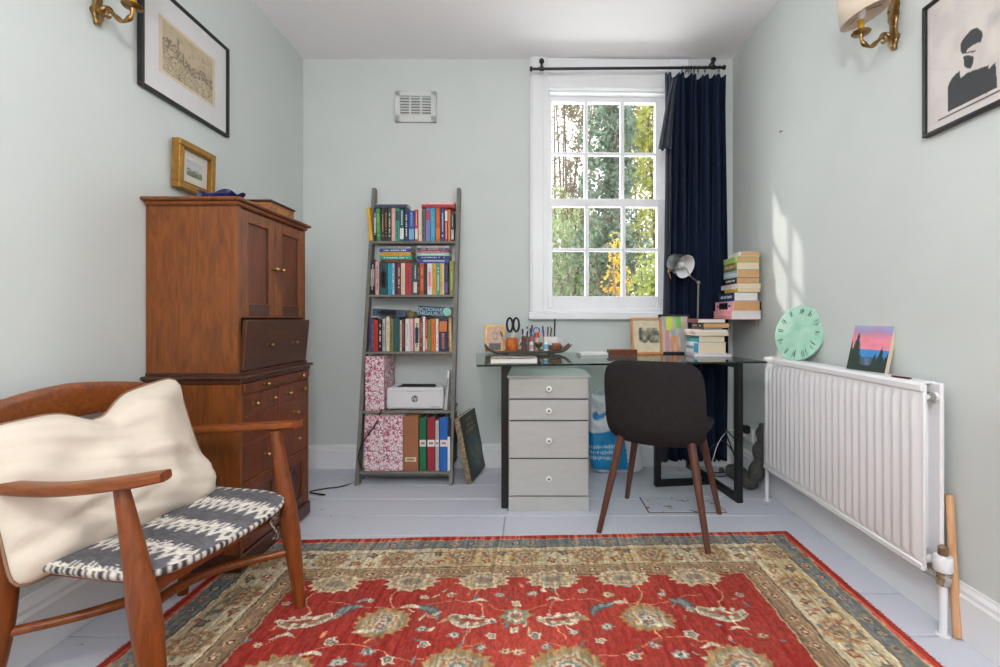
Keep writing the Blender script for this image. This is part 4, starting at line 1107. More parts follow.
NAMED = dict(yellow=(226, 178, 52), mustard=(214, 164, 50), black=(34, 34, 38), green=(72, 140, 84), brown=(74, 48, 40), darkgreen=(40, 70, 58), pink=(222, 168, 156), teal=(60, 160, 140),
             darkteal=(36, 84, 84), navy=(38, 50, 90), blue=(52, 82, 160), red=(190, 48, 50), cream=(222, 208, 186), grey=(92, 96, 98), periwinkle=(110, 130, 190), cyan=(44, 156, 190),
             orange=(214, 116, 44), rust=(190, 74, 44), white=(228, 226, 222), palegrey=(186, 182, 180), skyblue=(120, 176, 206), maroon=(120, 44, 46), olive=(128, 130, 60), purple=(96, 70, 130),
             magenta=(184, 60, 96), mint=(140, 200, 184), tan=(190, 150, 100), slate=(70, 84, 110), palegreen=(150, 200, 120), paleblue=(186, 210, 222), coral=(246, 164, 166), rose=(240, 184, 190), lilac=(206, 198, 214))
NICE = dict(darkgreen='dark green', darkteal='dark teal', palegrey='pale grey', skyblue='sky blue', palegreen='pale green', paleblue='pale blue')
def cover_mat(n): return mat('cover_'+n, NAMED[n], .45, var=.08, scale=25)
def nice(n): return NICE.get(n, n)
CACHE = {}
def book(label, W, H, D, c, acc, loc, rot, group, pages=None, style=0):
    """W thickness (x), H height (z), D depth (y); spine at y=0 facing -y; root at the bottom left corner of the spine"""
    t = thing('book', label, 'book', loc, rot=rot, group=group)
    b = .0022 if W > .014 else .0012
    MB().box(0, W, 0, b*1.6, 0, H, b*.5).box(0, b, b*1.2, D, 0, H).box(W-b, W, b*1.2, D, 0, H).build('cover', cover_mat(c), t)
    MB().box(b, W-b, b*1.4, D-.004, .003, H-.003).build('pages', pages or m_paper, t)
    # print on the spine
    am = cover_mat(acc); g = MB(); rs = random.Random(hash(label) % 9973 if False else sum(map(ord, label)))
    m_ = W*.22
    pz = {1: (.3, .06, .40), 2: (.3, .62, .94), 3: (.6, .25, .72)}.get(style)
    if pz: MB().box(m_*pz[0], W-m_*pz[0], -.0005, .0002, H*pz[1], H*pz[2]).build('spine_panel', am, t)
    z = H*.16
    if style == 0 or style == 3 or style == 4:
        zt_ = H*.86; z = H*.14
        while z < zt_:
            l = rs.uniform(.004, .011)
            if rs.random() < .82: g.box(W*.5-W*.16*rs.uniform(.7, 1.2), W*.5+W*.16*rs.uniform(.7, 1.2), -.0005, .0002, z, min(z+l, zt_))
            z += l+.003
    else:
        lo, hi = (.5, .92) if style == 1 else (.08, .55); z = H*lo
        while z < H*hi:
            l = rs.uniform(.004, .010); g.box(W*.36, W*.64, -.0005, .0002, z, z+l); z += l+.0035
    if g.f: g.build('spine_print', am, t)['kind'] = 'stuff'
    return t
SHN = ['top', 'second', 'third']
rows = [
 [(100, 131, 'yellow', 'mustard', 0, 5.5, 1.0), (134, 160, 'black', 'white', 3, 0, .99), (165, 205, 'green', 'palegreen', 0, 2.0, .985), (209, 238, 'brown', 'tan', 0, 0, 1), (240, 270, 'black', 'tan', 4, 0, 1), (274, 305, 'darkgreen', 'cream', 0, 0, .995),
  (309, 345, 'pink', 'cream', 4, 0, 1.0), (347, 386, 'teal', 'darkteal', 2, 0, .985), (389, 431, 'darkteal', 'white', 1, 0, .97), (437, 472, 'navy', 'white', 0, 0, 1.0), (476, 533, 'blue', 'skyblue', 1, 0, .92), (538, 568, 'red', 'cream', 1, 0, .95),
  (572, 605, 'cream', 'palegrey', 4, 0, 1.0), (608, 641, 'grey', 'black', 4, 0, .97), (645, 686, 'periwinkle', 'magenta', 2, 0, 1.0), (690, 735, 'cyan', 'skyblue', 4, 0, 1.0), (740, 786, 'rust', 'orange', 1, 0, 1.0), (790, 829, 'navy', 'paleblue', 0, 0, .99), (832, 858, 'red', 'white', 2, 0, .97),
  (862, 886, 'orange', 'tan', 4, 0, .95), (890, 922, 'black', 'palegrey', 1, 0, .86)],
 [(92, 142, 'black', 'palegrey', 3, -1.5, 1.04), (150, 186, 'pink', 'purple', 0, 0, 1.0), (192, 268, 'darkteal', 'black', 3, 0, .93), (272, 314, 'cyan', 'teal', 4, 0, .93), (317, 336, 'paleblue', 'slate', 0, 0, .93), (338, 361, 'navy', 'slate', 4, 0, .93), (364, 399, 'maroon', 'cream', 0, 0, .935),
  (402, 441, 'cream', 'pink', 4, 0, .935), (446, 501, 'red', 'maroon', 4, 0, .935), (503, 519, 'slate', 'navy', 4, 0, .93), (522, 561, 'darkteal', 'cream', 1, 0, .935), (564, 582, 'brown', 'tan', 0, 0, .93), (584, 627, 'rust', 'tan', 0, 0, .935), (630, 655, 'black', 'slate', 4, 0, .93), (659, 706, 'white', 'coral', 3, 0, .925),
  (709, 746, 'mustard', 'orange', 4, 0, .93), (749, 784, 'teal', 'cream', 0, 0, .935), (786, 805, 'yellow', 'olive', 4, 0, .935), (807, 824, 'cream', 'tan', 4, 0, .93), (827, 866, 'black', 'purple', 1, 0, .93), (876, 922, 'olive', 'palegreen', 4, 0, 1.0)],
 [(92, 117, 'purple', 'navy', 4, 0, 1.0), (120, 133, 'grey', 'palegrey', 4, 0, .96), (136, 176, 'red', 'maroon', 0, 0, .93), (180, 215, 'black', 'white', 0, 0, .95), (219, 249, 'palegrey', 'brown', 0, 0, .97), (256, 291, 'cream', 'tan', 4, 0, 1.03), (297, 325, 'olive', 'brown', 4, 0, .97), (328, 388, 'darkteal', 'slate', 0, 0, 1.0),
  (391, 408, 'cream', 'grey', 4, 0, .93), (410, 440, 'brown', 'rust', 4, 0, .97), (444, 486, 'white', 'palegrey', 4, 0, .97), (489, 521, 'rose', 'pink', 4, 0, .97), (534, 580, 'cream', 'slate', 3, 0, .985), (583, 613, 'maroon', 'tan', 4, 0, 1.0), (615, 638, 'white', 'palegrey', 4, 0, 1.04), (641, 662, 'red', 'pink', 1, 0, .96),
  (665, 696, 'olive', 'green', 4, 0, .95), (699, 741, 'orange', 'rust', 0, 0, .97), (744, 768, 'white', 'orange', 0, 0, .97), (772, 856, 'navy', 'orange', 2, 0, .95), (859, 873, 'brown', 'tan', 4, 0, .98), (876, 908, 'tan', 'cream', 4, 1.5, 1.0)]]
HB = [.2155, .215, .210]
for r, row in enumerate(rows):
    z = SHZ[r]; yf = lean(z)+.004
    for k, (a, b, c, acc, sty, tilt, hf) in enumerate(row):
        x0 = (360+a/9.8-CX)*yf/F; x1 = (360+b/9.8-CX)*yf/F
        x0 = max(x0, SX0+.0125) if (r or k) else x0; x1 = min(x1, SX1-.0125); H = HB[r]*hf; D = min(.118+.006*((k*5) % 4), ywall(-.8)-yf-.035) if r == 0 else .125+.006*((k*7) % 5)
        lab = f'{nice(c)} book with {nice(acc)} print standing {ORD[k]} from the left on the {SHN[r]} shelf'
        book(lab, (x1-x0), H, D, c, acc, (x0, yf+.002*((k*3) % 3)-(.012 if r == 0 and k == 0 else 0), z+.0005), Euler((0, -math.radians(tilt), 0)), f'upright books on the {SHN[r]} shelf', None, sty)
def lying(label, x0, x1, z, T, D, c, acc, yf, group, pages=None, sty=0, tilt=0.0, rz=0.0):
    """book on its side, spine to the room: its height runs along x"""
    M = Matrix.Translation((x0, yf, z)) @ Matrix.Rotation(-tilt, 4, 'Y') @ Matrix.Rotation(rz, 4, 'Z') @ Matrix.Translation((0, 0, T)) @ Matrix.Rotation(PI/2, 4, 'Y')
    return book(label, T, x1-x0, D, c, acc, M.to_translation(), M.to_euler(), group, pages, sty)
def xpx(zx, yf): return (360+zx/9.8-CX)*yf/F
yf = lean(SHZ[0])+.003; zt_ = SHZ[0]+HB[0]+.002
g = 'books lying on top of the upright rows'
lying('navy grey hardback lying on the left end of the top row', xpx(133, yf), xpx(464, yf), zt_, .021, .115, 'slate', 'navy', yf, g)
lying('thin cream booklet lying on the navy grey hardback at the top left', xpx(150, yf), xpx(440, yf), zt_+.0215, .005, .11, 'cream', 'palegrey', yf+.004, g, sty=4)
lying('red hardback lying on the right end of the top row', xpx(602, yf), xpx(924, yf), zt_, .021, .115, 'red', 'maroon', yf, g)
lying('pinkish white paperback on top of the red hardback at the top right', xpx(640, yf), xpx(922, yf), zt_+.0215, .016, .11, 'rose', 'white', yf+.004, g)
yf = lean(SHZ[1])+.004; zt_ = SHZ[1]+HB[1]*.936+.002; U_ = yf/F/9.8
z = zt_
for k, (a, b, T, c, acc, lab) in enumerate([(208, 520, .021, 'brown', 'rust', 'dark brown and red paperback at the bottom of the left pile'), (190, 508, .022, 'teal', 'white', 'teal and white paperback above the brown one in the left pile'),
        (196, 496, .024, 'mustard', 'orange', 'yellow and orange paperback in the middle of the left pile'), (188, 500, .023, 'blue', 'white', 'blue paperback near the top of the left pile'), (192, 498, .010, 'palegrey', 'slate', 'thin pale grey paperback topping the left pile')]):
    lying(lab+' on the second shelf', xpx(a, yf), xpx(b, yf), z, T, .125, c, acc, yf+.002*(k % 2), 'left pile on the second shelf'); z += T+.0004
z = zt_
for k, (a, b, T, c, acc, lab) in enumerate([(563, 872, .024, 'blue', 'white', 'blue paperback with white lettering at the bottom of the right pile'), (558, 872, .019, 'navy', 'paleblue', 'navy paperback second from the bottom of the right pile'),
        (558, 874, .020, 'mint', 'white', 'mint green paperback in the middle of the right pile'), (560, 862, .015, 'magenta', 'coral', 'magenta paperback in the right pile'), (558, 870, .016, 'slate', 'cream', 'slate blue paperback second from the top of the right pile'), (556, 872, .012, 'palegrey', 'grey', 'pale grey paperback topping the right pile')]):
    lying(lab+' on the second shelf', xpx(a, yf), xpx(b, yf), z, T, .125, c, acc, yf+.002*(k % 2), 'right pile on the second shelf'); z += T+.0004
yf = lean(SHZ[2])+.004; zt_ = SHZ[2]+HB[2]*1.04+.002
t = lying('thick dark navy hardback lying aslant on the left of the third row', xpx(120, yf), xpx(445, yf), zt_+.004, .044, .15, 'slate', 'black', yf, g, None, 3, math.radians(-2.5))
lying('small brown green book lying beside the thick navy hardback on the third row', xpx(455, yf), xpx(545, yf), zt_-.012, .04, .15, 'brown', 'olive', yf, g, None, 3, 0)
t = thing('book', 'thick dark teal dictionary thesaurus lying on the right of the third row', 'book', (xpx(562, yf), yf, zt_+.002), rot=Euler((0, math.radians(3.0), 0)), group=g)
L_ = xpx(890, yf)-xpx(562, yf)
MB().box(0, L_, 0, .004, 0, .064, .002).box(0, L_, .004, .14, 0, .003).box(0, L_, .004, .14, .061, .064).build('cover', mat('deep_teal_cloth', (28, 66, 86), .4, var=.1, scale=30), t)
MB().box(.003, L_-.003, .004, .136, .003, .061).build('pages', m_paper, t)
text_obj('title', 'DICTIONARY', .030, cover_mat('paleblue'), t, Matrix.Translation((L_*.40, -.0008, .043)) @ FACE)
text_obj('title', 'THESAURUS', .030, cover_mat('paleblue'), t, Matrix.Translation((L_*.37, -.0008, .018)) @ FACE)
MB().lathe([(.026, 0), (.026, .0006)], 20, M=Matrix.Translation((L_*.88, .0002, .034)) @ Matrix.Rotation(PI/2, 4, 'X')).build('emblem', cover_mat('mint'), t)
# fourth shelf: toile file box, printer, papers
m_toile = spots('toile_print_card', (238, 226, 226), (176, 66, 104), 50, .47, .55, .8, detail=7, dist=1.8)
def filebox(label, x0, x1, yf, z, H, D, m=m_toile, group='toile printed file boxes'):
    t = thing('file_box', label, 'file box', ((x0+x1)/2, yf, z), group=group)
    w = x1-x0
    MB().box(-w/2, w/2, 0, .003, 0, H, .001).box(-w/2, w/2, D-.003, D, 0, H).box(-w/2, -w/2+.003, .003, D-.003, 0, H).box(w/2-.003, w/2, .003, D-.003, 0, H).box(-w/2, w/2, .003, D-.003, 0, .003).build('case', m, t)
    MB().box(-w/2, w/2, 0, D, H, H+.002).build('top_flap', m, t)
    return t
m_mark = mat('toile_number_ring', (60, 50, 54), .6)
def ringmark(t, x, z):
    MB().tube([(x+.0075*math.cos(2*PI*k/20), -.0006, z+.0075*math.sin(2*PI*k/20)) for k in range(3, 18)], .0014, 5).build('finger_hole', m_mark, t)
yf = lean(SHZ[3])+.006; X = lambda px: (px-CX)*yf/F
t = filebox('tall toile printed file box left of the printer', X(365.2), X(384), yf, SHZ[3]+.0005, .328, .23)
ringmark(t, -.035, .04); ringmark(t, -.035, .2)
pr = thing('printer', 'white laser printer on the fourth shelf of the bookshelf', 'printer', (X(414.3), yf+.01, SHZ[3]+.0005))
m_pr = mat('white_printer_plastic', (226, 226, 228), .4, var=.01)
pw = X(443)-X(385.7)
MB().box(-pw/2, pw/2, 0, .19, .006, .138, .010).build('body', m_pr, pr, smooth=30)
MB().box(-pw/2+.02, pw/2-.02, .02, .16, 0, .008).build('feet', m_black, pr)
MB().box(-pw/2+.004, pw/2-.004, -.0008, .0, .118, .1192).build('seam', mat('seam_grey', (150, 150, 152), .6), pr)
MB().box(-pw*.14, pw*.14, -.0012, .0, .1155, .119).build('grip', mat('grip_grey', (170, 170, 172), .6), pr)
MB().box(-pw*.34, pw*.34, .03, .10, .1375, .140, .001).build('paper_slot', mat('slot_black', (22, 22, 24), .6), pr)
MB().box(-pw*.30, pw*.30, .095, .11, .138, .147, .002).build('output_flap', MATS['slot_black'], pr)
lg = mat('logo_grey', (92, 94, 98), .4)
MB().lathe([(.0, 0), (.0205, 0), (.0205, .0005), (0, .0006)], 28, M=Matrix.Translation((.0, -.0002, .070)) @ Matrix.Rotation(PI/2, 4, 'X'), cap=False).build('logo_disc', lg, pr)
text_obj('logo', 'hp', .036, m_pr, pr, Matrix.Translation((.0, -.0012, .072)) @ FACE, shear=.25)
MB().box(pw*.27, pw*.44, -.0006, .0002, .019, .024).build('model_lettering', mat('faint_print_grey', (176, 176, 178), .6), pr)
pa = thing('paper_stack', 'white envelopes and papers stood upright beside the printer', 'papers', (X(444.5), yf+.01, SHZ[3]+.0005))
for k, (dx, h, tl, c) in enumerate(((-.012, .20, 9, (150, 152, 158)), (-.002, .228, 5, (234, 230, 228)), (.007, .225, 4.2, (214, 210, 208)))):
    MB().at(Matrix.Translation((dx, 0, 0)) @ Matrix.Rotation(math.radians(tl), 4, 'Y')).box(-.0035, .0035, .004*k, .17, 0, h, .001).build('sheet', mat(f'paper_{k}', c, .8, var=.03), pa)
MB().at(Matrix.Translation((.012, .02, .225)) @ Matrix.Rotation(.5, 4, 'Y')).box(-.012, .012, 0, .06, 0, .018, .006).build('crumpled_wrap', mat('clear_wrap', (222, 222, 226), .2), pa)
# fifth shelf
yf = lean(SHZ[4])+.006
for k, (a, b, lab) in enumerate(((364.6, 383.6, 'leftmost of the two toile printed file boxes on the bottom shelf'), (383.9, 402.6, 'toile printed file box beside the brown one on the bottom shelf'))):
    t = filebox(lab, X(a), X(b), yf, SHZ[4]+.0005, .325, .25); ringmark(t, -.038, .245); ringmark(t, -.038, .095)
t = filebox('plain brown file box with a label holder on the bottom shelf', X(403), X(418.2), yf+.002, SHZ[4]+.0005, .325, .25, mat('brown_card', (158, 102, 70), .8, var=.05), 'file boxes and binders on the bottom shelf')
MB().box(-.033, .033, -.002, 0, .055, .082, .001).build('label_holder', mat('cream_label', (222, 206, 172), .6), t)
MB().box(-.022, .022, -.0026, -.0018, .063, .074).build('label_text', mat('label_ink', (150, 130, 100), .7), t)
for (a, b, c, lab, h) in ((419.4, 425.9, (28, 110, 70), 'green ring binder on the bottom shelf', .317), (427.2, 434.6, (158, 40, 52), 'red ring binder on the bottom shelf', .318), (435.2, 438.9, (176, 178, 184), 'thin clear plastic folder between the red and blue binders', .30), (440, 447.4, (34, 104, 190), 'bright blue ring binder on the bottom shelf', .318), (447.7, 450.2, (36, 36, 40), 'black folder at the right end of the bottom shelf', .31)):
    t = thing('ring_binder', lab, 'binder', ((X(a)+X(b))/2, yf+.004, SHZ[4]+.0005), group='file boxes and binders on the bottom shelf'); w = X(b)-X(a)
    cm = mat('binder_'+lab.split()[0], c, .45, var=.03)
    MB().box(-w/2, w/2, 0, .003, 0, h, .001).box(-w/2, -w/2+.002, .003, .25, 0, h).box(w/2-.002, w/2, .003, .25, 0, h).build('cover', cm, t)
    MB().box(-w/2+.003, w/2-.003, .004, .23, .004, h-.015).build('sheets', m_paper_white, t)
    if c[0] != 36:
        lb = MB().box(-w/2+.0005, w/2-.0005, -.0007, .0002, .145, .185).build('spine_label', mat('label_white', (232, 228, 226), .7), t)
        MB().box(-w*.28, w*.28, -.0012, -.0005, .158, .172).build('label_print', mat('label_red_print', (186, 120, 124), .7), t)
t = thing('document_wallet', 'white document wallet leaning in front of the black folder', 'folder', (X(448.9), yf-.005, SHZ[4]+.0005), rot=Euler((0, 0, 0)))
MB().box(-.0075, .0075, 0, .004, 0, .205, .001).build('cover', m_paper_white, t)
MB().box(-.007, .007, .004, .0078, .002, .203).build('sheets', MATS['label_white'], t)
# big dark book leaning against the shelf side
bk = thing('large_book', 'large dark illustrated hardback leaning against the bookshelf on the floor', 'book', (-.398, 2.875, .0), rot=Euler((0, math.radians(-11.5), math.radians(-8.7)), 'XYZ'))
m_bk = mat('black_green_cover', (46, 48, 44), .4, var=.2, scale=14)
MB().box(0, .034, 0, .004, .008, .40, .001).build('spine', spots('worn_gilt_spine', (118, 98, 78), (176, 156, 122), 60, .45, .6, .6), bk)
MB().box(0, .003, .004, .345, .008, .40).box(.031, .034, .004, .345, .008, .40, .0005).build('boards', m_bk, bk)
MB().box(.003, .031, .004, .335, .012, .396).build('pages', m_paper, bk)
def oval(U, V):
    r = np.hypot((U-.5)/.42, (V-.42)/.36); n = fbm(U*6, V*8); c = mixc((46, 48, 44), (44, 84, 84), np.clip((1-r)*4, 0, 1))
    return mixc(c, (120, 104, 64), np.clip((1-r)*3, 0, 1)*np.clip((n-.5)*4, 0, 1)*(V < .5))
art('cover_picture', .33, .38, 44, 44, oval, vcol('printed_cover', .4), bk, Matrix.Translation((.0346, .175, .014)) @ Matrix.Rotation(PI/2, 4, 'Z'))
gt = mat('gold_lettering', (176, 152, 92), .5, .3)
for k, (z, n) in enumerate(((.36, 3), (.325, 4), (.292, 6))):
    g_ = MB(); rs = random.Random(k)
    for j in range(n):
        y = .175+(j-(n-1)/2)*.034; ww = .012
        g_.box(.0345, .0352, y-ww, y-ww*.5, z-.011, z+.011).box(.0345, .0352, y-ww, y+ww, z+.007, z+.011)
        if rs.random() < .7: g_.box(.0345, .0352, y+ww*.5, y+ww, z-.011, z+.011)
    g_.build('gilt_title', gt, bk)
# ------------------------------------------------------------------ pictures and lamps on the side walls
def etching(U, V):
    n = fbm(U*14, V*14); c = mixc((206, 188, 158), (190, 170, 138), np.clip((n-.4)*3, 0, 1))
    ridge = .52-.20*U+.07*np.sin(U*9)
    d = np.abs(V-ridge-.05)
    ink = (d < .085+.04*n)*(fbm(U*60, V*40, 3) > .48)
    ink = ink | ((np.abs(U-.28) < .022) & (V > ridge) & (V < ridge+.32) & (fbm(U*80, V*30, 2) > .4))
    ink = ink | ((V < ridge) & (fbm(U*46, V*70, 3) > .62)) | ((np.abs(U-.38) < .014) & (V > ridge) & (V < ridge+.2))
    return mixc(c, (96, 84, 72), ink*.62)
yl0, yl1 = 1.832, 2.376
xw = xleft((yl0+yl1)/2)
m_bframe = mat('black_picture_frame', (26, 26, 28), .45)
def wallpic(name, label, Yc, Wd, Zb, Ht, fw, side, fn, nx, ny, mount, mw, **kw):
    x = xleft(Yc)+.0225 if side < 0 else XR-.0225
    return picture(name, label, Wd, Ht, fw, .02, m_bframe, (x, Yc, Zb), Euler((0, 0, math.radians(90+1.15) if side < 0 else -PI/2)), fn, nx, ny, mount, mw, **kw)
t = picture('etching_frame', 'black framed etching with wide white mount on the left wall', yl1-yl0, .437, .012, .022, m_bframe,
            (xw+.024, (yl0+yl1)/2, 1.892), Euler((0, 0, PI/2+.02)), etching, 110, 60, (232, 230, 230), .104)
# a strip of tan card around the print
MB().box(-.176, .176, .0113, .0119, .104, .333).build('card_border', mat('tan_card', (226, 206, 180), .9), t)
def inpoly(U, V, P):
    r = np.zeros(U.shape, bool); n = len(P)
    for k in range(n):
        (x0, y0), (x1, y1) = P[k], P[(k+1) % n]
        if y0 == y1: continue
        r ^= ((V >= min(y0, y1)) & (V < max(y0, y1)) & (U < (V-y0)*(x1-x0)/(y1-y0)+x0))
    return r
def portrait(U, V):
    n = fbm(U*5, V*5); c = mixc((228, 220, 213), (214, 206, 200), np.clip((n-.35)*3, 0, 1))
    u = U+.012*(fbm(U*26, V*26, 2)-.5); v = V+.012*(fbm(U*26+9, V*26+5, 2)-.5)
    cap = [(.374, .507), (.379, .561), (.431, .594), (.5, .619), (.581, .607), (.634, .561), (.647, .519), (.621, .472), (.535, .486), (.472, .489), (.445, .46), (.402, .471)]
    chin = [(.416, .443), (.472, .43), (.541, .394), (.546, .355), (.514, .314), (.459, .326), (.425, .366)]
    body = [(.217, .05), (.211, .267), (.271, .321), (.368, .342), (.379, .281), (.486, .288), (.621, .273), (.711, .256), (.718, .227), (.786, .253), (.81, .05)]
    ink = inpoly(u, v, cap) | inpoly(u, v, chin) | inpoly(u, v, body)
    ink = ink | ((np.abs(v-.445+.25*(u-.5)) < .006) & (u > .40) & (u < .56)) | ((np.hypot(u-.53, (v-.435)) < .012))
    c = mixc(c, (66, 67, 70), ink*1.0)
    c = mixc(c, (80, 76, 74), ((np.abs(V-.016) < .005) & (U > .08))*1.0)
    return mixc(c, (176, 172, 172), np.clip((n-.62)*5, 0, 1)*(U > .62)*(V > .5)*.6)
picture('portrait_frame', 'black framed monochrome stencil portrait of a seated figure on the right wall', .345, .447, .011, .022, m_bframe,
        (XR-.024, 1.4785, 1.617), Euler((0, 0, -PI/2)), portrait, 120, 150, (228, 220, 214), .022)
m_shade = mat('cream_lamp_shade', (226, 210, 190), .8, var=.04)
m_candle = mat('gold_candle_sleeve', (206, 160, 52), .3, .7, var=.1)
def sconce(label, x, y, z, out, tilt, up=.10):
    """brass wall light: backplate on the wall, scrolled arm, drip pan, candle sleeve and shade; out is the way into the room"""
    t = thing('wall_sconce', label, 'wall lamp', (x, y, z))
    s = out
    pts = [(s*.010, 0, -.055), (s*.014, 0, -.02), (s*.012, 0, .03), (s*.013, 0, .09), (s*.010, 0, .15), (s*.008, 0, .19)]
    wd = [(.008, .010), (.022, .008), (.016, .010), (.030, .009), (.022, .008), (.006, .005)]
    pp = bez(pts, 30); m = len(pp)-1
    R = [(float(np.interp(i/m, np.linspace(0, 1, 6), [a for a, _ in wd]))*(1+.12*math.sin(i*1.7)), .008) for i in range(m+1)]
    MB().tube(pp, R, 12, up=(s, 0, 0), e=.8).build('backplate', m_brass, t, smooth=50)
    MB().tube([(0, 0, -.01), (s*.03, 0, -.005)], [.018, .014], 12).build('boss', m_brass, t, smooth=50)
    fb = MB()
    for k in range(7):
        a = k*.9; fb.lathe([(0, -.006), (.006, -.003), (.007, 0), (.006, .003), (0, .006)], 8, c=(s*.018, .018*math.sin(a*2), -.045+k*.035))
    fb.build('ornament', m_brass, t, smooth=60)
    arm = bez([(s*.022, 0, -.005), (s*.045, 0, .006), (s*.066, 0, -.016), (s*.098, 0, -.042), (s*.128, 0, -.026), (s*.134, 0, .002)], 30)
    MB().tube(arm, [.0075+.002*math.sin(i*.9) for i in range(len(arm))], 10).build('arm', m_brass, t, smooth=60)
    sp = [(s*(.052+.014*math.cos(a)*(1-a/9)), 0, -.022+.014*math.sin(a)*(1-a/9)) for a in [k*.35 for k in range(18)]]
    MB().tube(sp, .0045, 8).build('scroll', m_brass, t, smooth=60)
    c = (s*.134, 0, .0)
    MB().lathe([(.006, 0), (.010, .004), (.030, .006), (.033, .011), (.030, .009), (.010, .009), (.009, .016)], 24, c=c).build('drip_pan', m_brass, t, smooth=60)
    MB().lathe([(.0105, .012), (.0105, .056), (.006, .058)], 16, c=c).build('candle_sleeve', m_candle, t, smooth=40)
    MB().lathe([(.008, .056), (.014, .075), (.016, .095), (.010, .118), (0, .126)], 14, c=c).build('bulb', mat('frosted_bulb', (232, 228, 222), .4), t, smooth=60)
    M = Matrix.Translation((c[0], 0, up)) @ Matrix.Rotation(tilt, 4, 'Y') @ Matrix.Rotation(tilt*.2, 4, 'X')
    so_ = MB().lathe([(.084, -.040), (.050, .115)], 36, M=M, cap=False).build('shade', m_shade, t, smooth=180, fix=False)
    so_.modifiers.new('thickness', 'SOLIDIFY').thickness = .0025
    MB().at(M).tube([(-.075, 0, -.02), (.075, 0, -.02)], .0012, 5).tube([(0, -.075, -.02), (0, .075, -.02)], .0012, 5).build('shade_carrier', m_brass, t)
    return t
sconce('brass wall light on the left wall overlapping the etching', xleft(1.655)+.001, 1.655, 2.065, 1, 0, .15)
sconce('brass wall light with cream shade on the right wall beside the portrait', XR-.001, 1.793, 2.056, -1, math.radians(-20), .108)
# small screw hook left in the right wall
hk = MB().tube([(XR, 2.62, 2.02), (XR-.012, 2.62, 2.02), (XR-.014, 2.62, 2.012)], .003, 6).build('wall_hook', m_brass, None, smooth=40)
tag(hk, 'tiny screw hook left in the right wall above the radiator', 'hook')

# ------------------------------------------------------------------ wall socket, plugs and cables
sk = thing('wall_socket', 'white double socket low on the right wall behind the desk leg', 'socket', (XR-.0005, 3.03, .27))
MB().box(-.010, 0, -.075, .075, -.043, .043, .003).build('plate', m_white, sk)
pl = MB().box(XR-.062, XR-.0105, 3.035, 3.085, .245, .305, .005).build('white_plug', m_white, None); tag(pl, 'white charger plug in the wall socket', 'plug')
pl2 = MB().box(XR-.045, XR-.0105, 2.975, 3.02, .28, .33, .005).build('black_plug', m_black, None); tag(pl2, 'black plug in the wall socket behind the desk leg', 'plug')
def cable(name, pts, r, m, label):
    o = MB().tube(bez(pts, 70), r, 6).build(name, m, None, smooth=60); return tag(o, label, 'cable')
cable('white_cable', [(XR-.062, 3.06, .28), (1.24, 3.05, .285), (1.17, 3.04, .20), (1.12, 3.03, .06), (1.05, 3.0, .006), (.95, 2.85, .005), (.93, 2.72, .005), (1.0, 2.66, .005), (1.06, 2.68, .005)], .0026, m_white, 'thin white charging cable trailing to the floor')
cable('black_cable', [(XR-.045, 3.0, .30), (1.27, 3.0, .24), (1.21, 3.02, .30), (1.26, 3.03, .16), (1.28, 3.0, .08), (1.22, 3.05, .02), (1.12, 3.06, .03), (1.10, 3.07, .12), (1.2, 3.05, .22), (1.27, 3.02, .12), (1.2, 3.0, .012), (1.05, 3.1, .006)], .004, m_black, 'looped black power cable hanging below the wall socket')
yp = lean(SHZ[3])
pcb = [at(382, 409, yp-.002), at(380.5, 412, yp-.014), at(375, 425, 2.862), at(367, 436, 2.856), at(361, 446, 2.85), at(358.5, 460, 2.845), at(355, 478, 2.84), at(340, 487, 2.80), at(322, 489.5, 2.76), at(308, 493, 2.72)]
pcb = pcb[:6]+[Vector((p.x, F/(q_-CY), .0055)) for p, q_ in zip(pcb[6:], (478.5, 487, 489.5, 493))]+[Vector((-1.17, 2.70, .0055))]
cable('printer_cable', pcb, .0042, m_black, 'black printer cable running down the bookshelf and over the floor')
# stuffed draught excluder bent up the wall
dpts = bez([(1.21, 3.0, .055), (1.27, 2.90, .052), (1.262, 2.78, .055), (1.288, 2.745, .14), (1.302, 2.74, .24), (1.31, 2.725, .33), (1.312, 2.715, .40)], 60)
dex = thing('draught_excluder', 'grey knobbly stuffed draught excluder propped between the wall and radiator', 'draught excluder', (1.27, 2.85, 0))
m_dex = mat('grey_boucle_cloth', (84, 84, 80), .95, var=.3, scale=60, bump=.6, bscale=160, spec=.1)
nd = len(dpts)-1
MB().tube(dpts, [(.030+.018*abs(math.sin(i/nd*PI*5.2)))*(1 if 0 < i < nd else .4)*(.92 if i/nd > .7 else 1) for i in range(nd+1)], 16).build('stuffed_body', m_dex, dex, True, 180)
MB().lathe([(0, -.02), (.014, -.012), (.018, 0), (.014, .012), (0, .02)], 12, c=(1.19, 3.03, .04)).build('tail_tuft', m_dex, dex, True, 180)

# ------------------------------------------------------------------ carrier bag under the desk
bag = thing('carrier_bag', 'white and blue plastic carrier bag standing behind the drawer unit', 'bag', (.53, 3.11, 0))
def bag_fn(x, y, z):
    h = (y+.255)/.51; sw = 1-.22*h*h
    n = noise.noise(Vector((x*11, y*11, 2)))*.016+noise.noise(Vector((x*26, y*20, 5)))*.006
    tx = .05*(1-h)*(1 if x > 0 else .2)
    return Vector((.53+x*sw+tx*abs(x)*4-.05*h, 3.105+z*(1-.5*h)+n, .257+y+.02*math.sin(x*30)*max(0, h-.75)*3))
inf = []
bo = pad(MB(), .165, .255, .07, .05, 6, 5, 2, 34, 150, bag_fn, inf).build('sack', vcol('thin_plastic', .28, .2, 40, spec=.5), bag, True, 180)
ib = np.array(inf); bx_, by_ = ib[:, 0], ib[:, 1]; 
blue = (by_ < .03+.02*np.sin(bx_*14)) & (bx_ < .07) & (by_ > -.225)
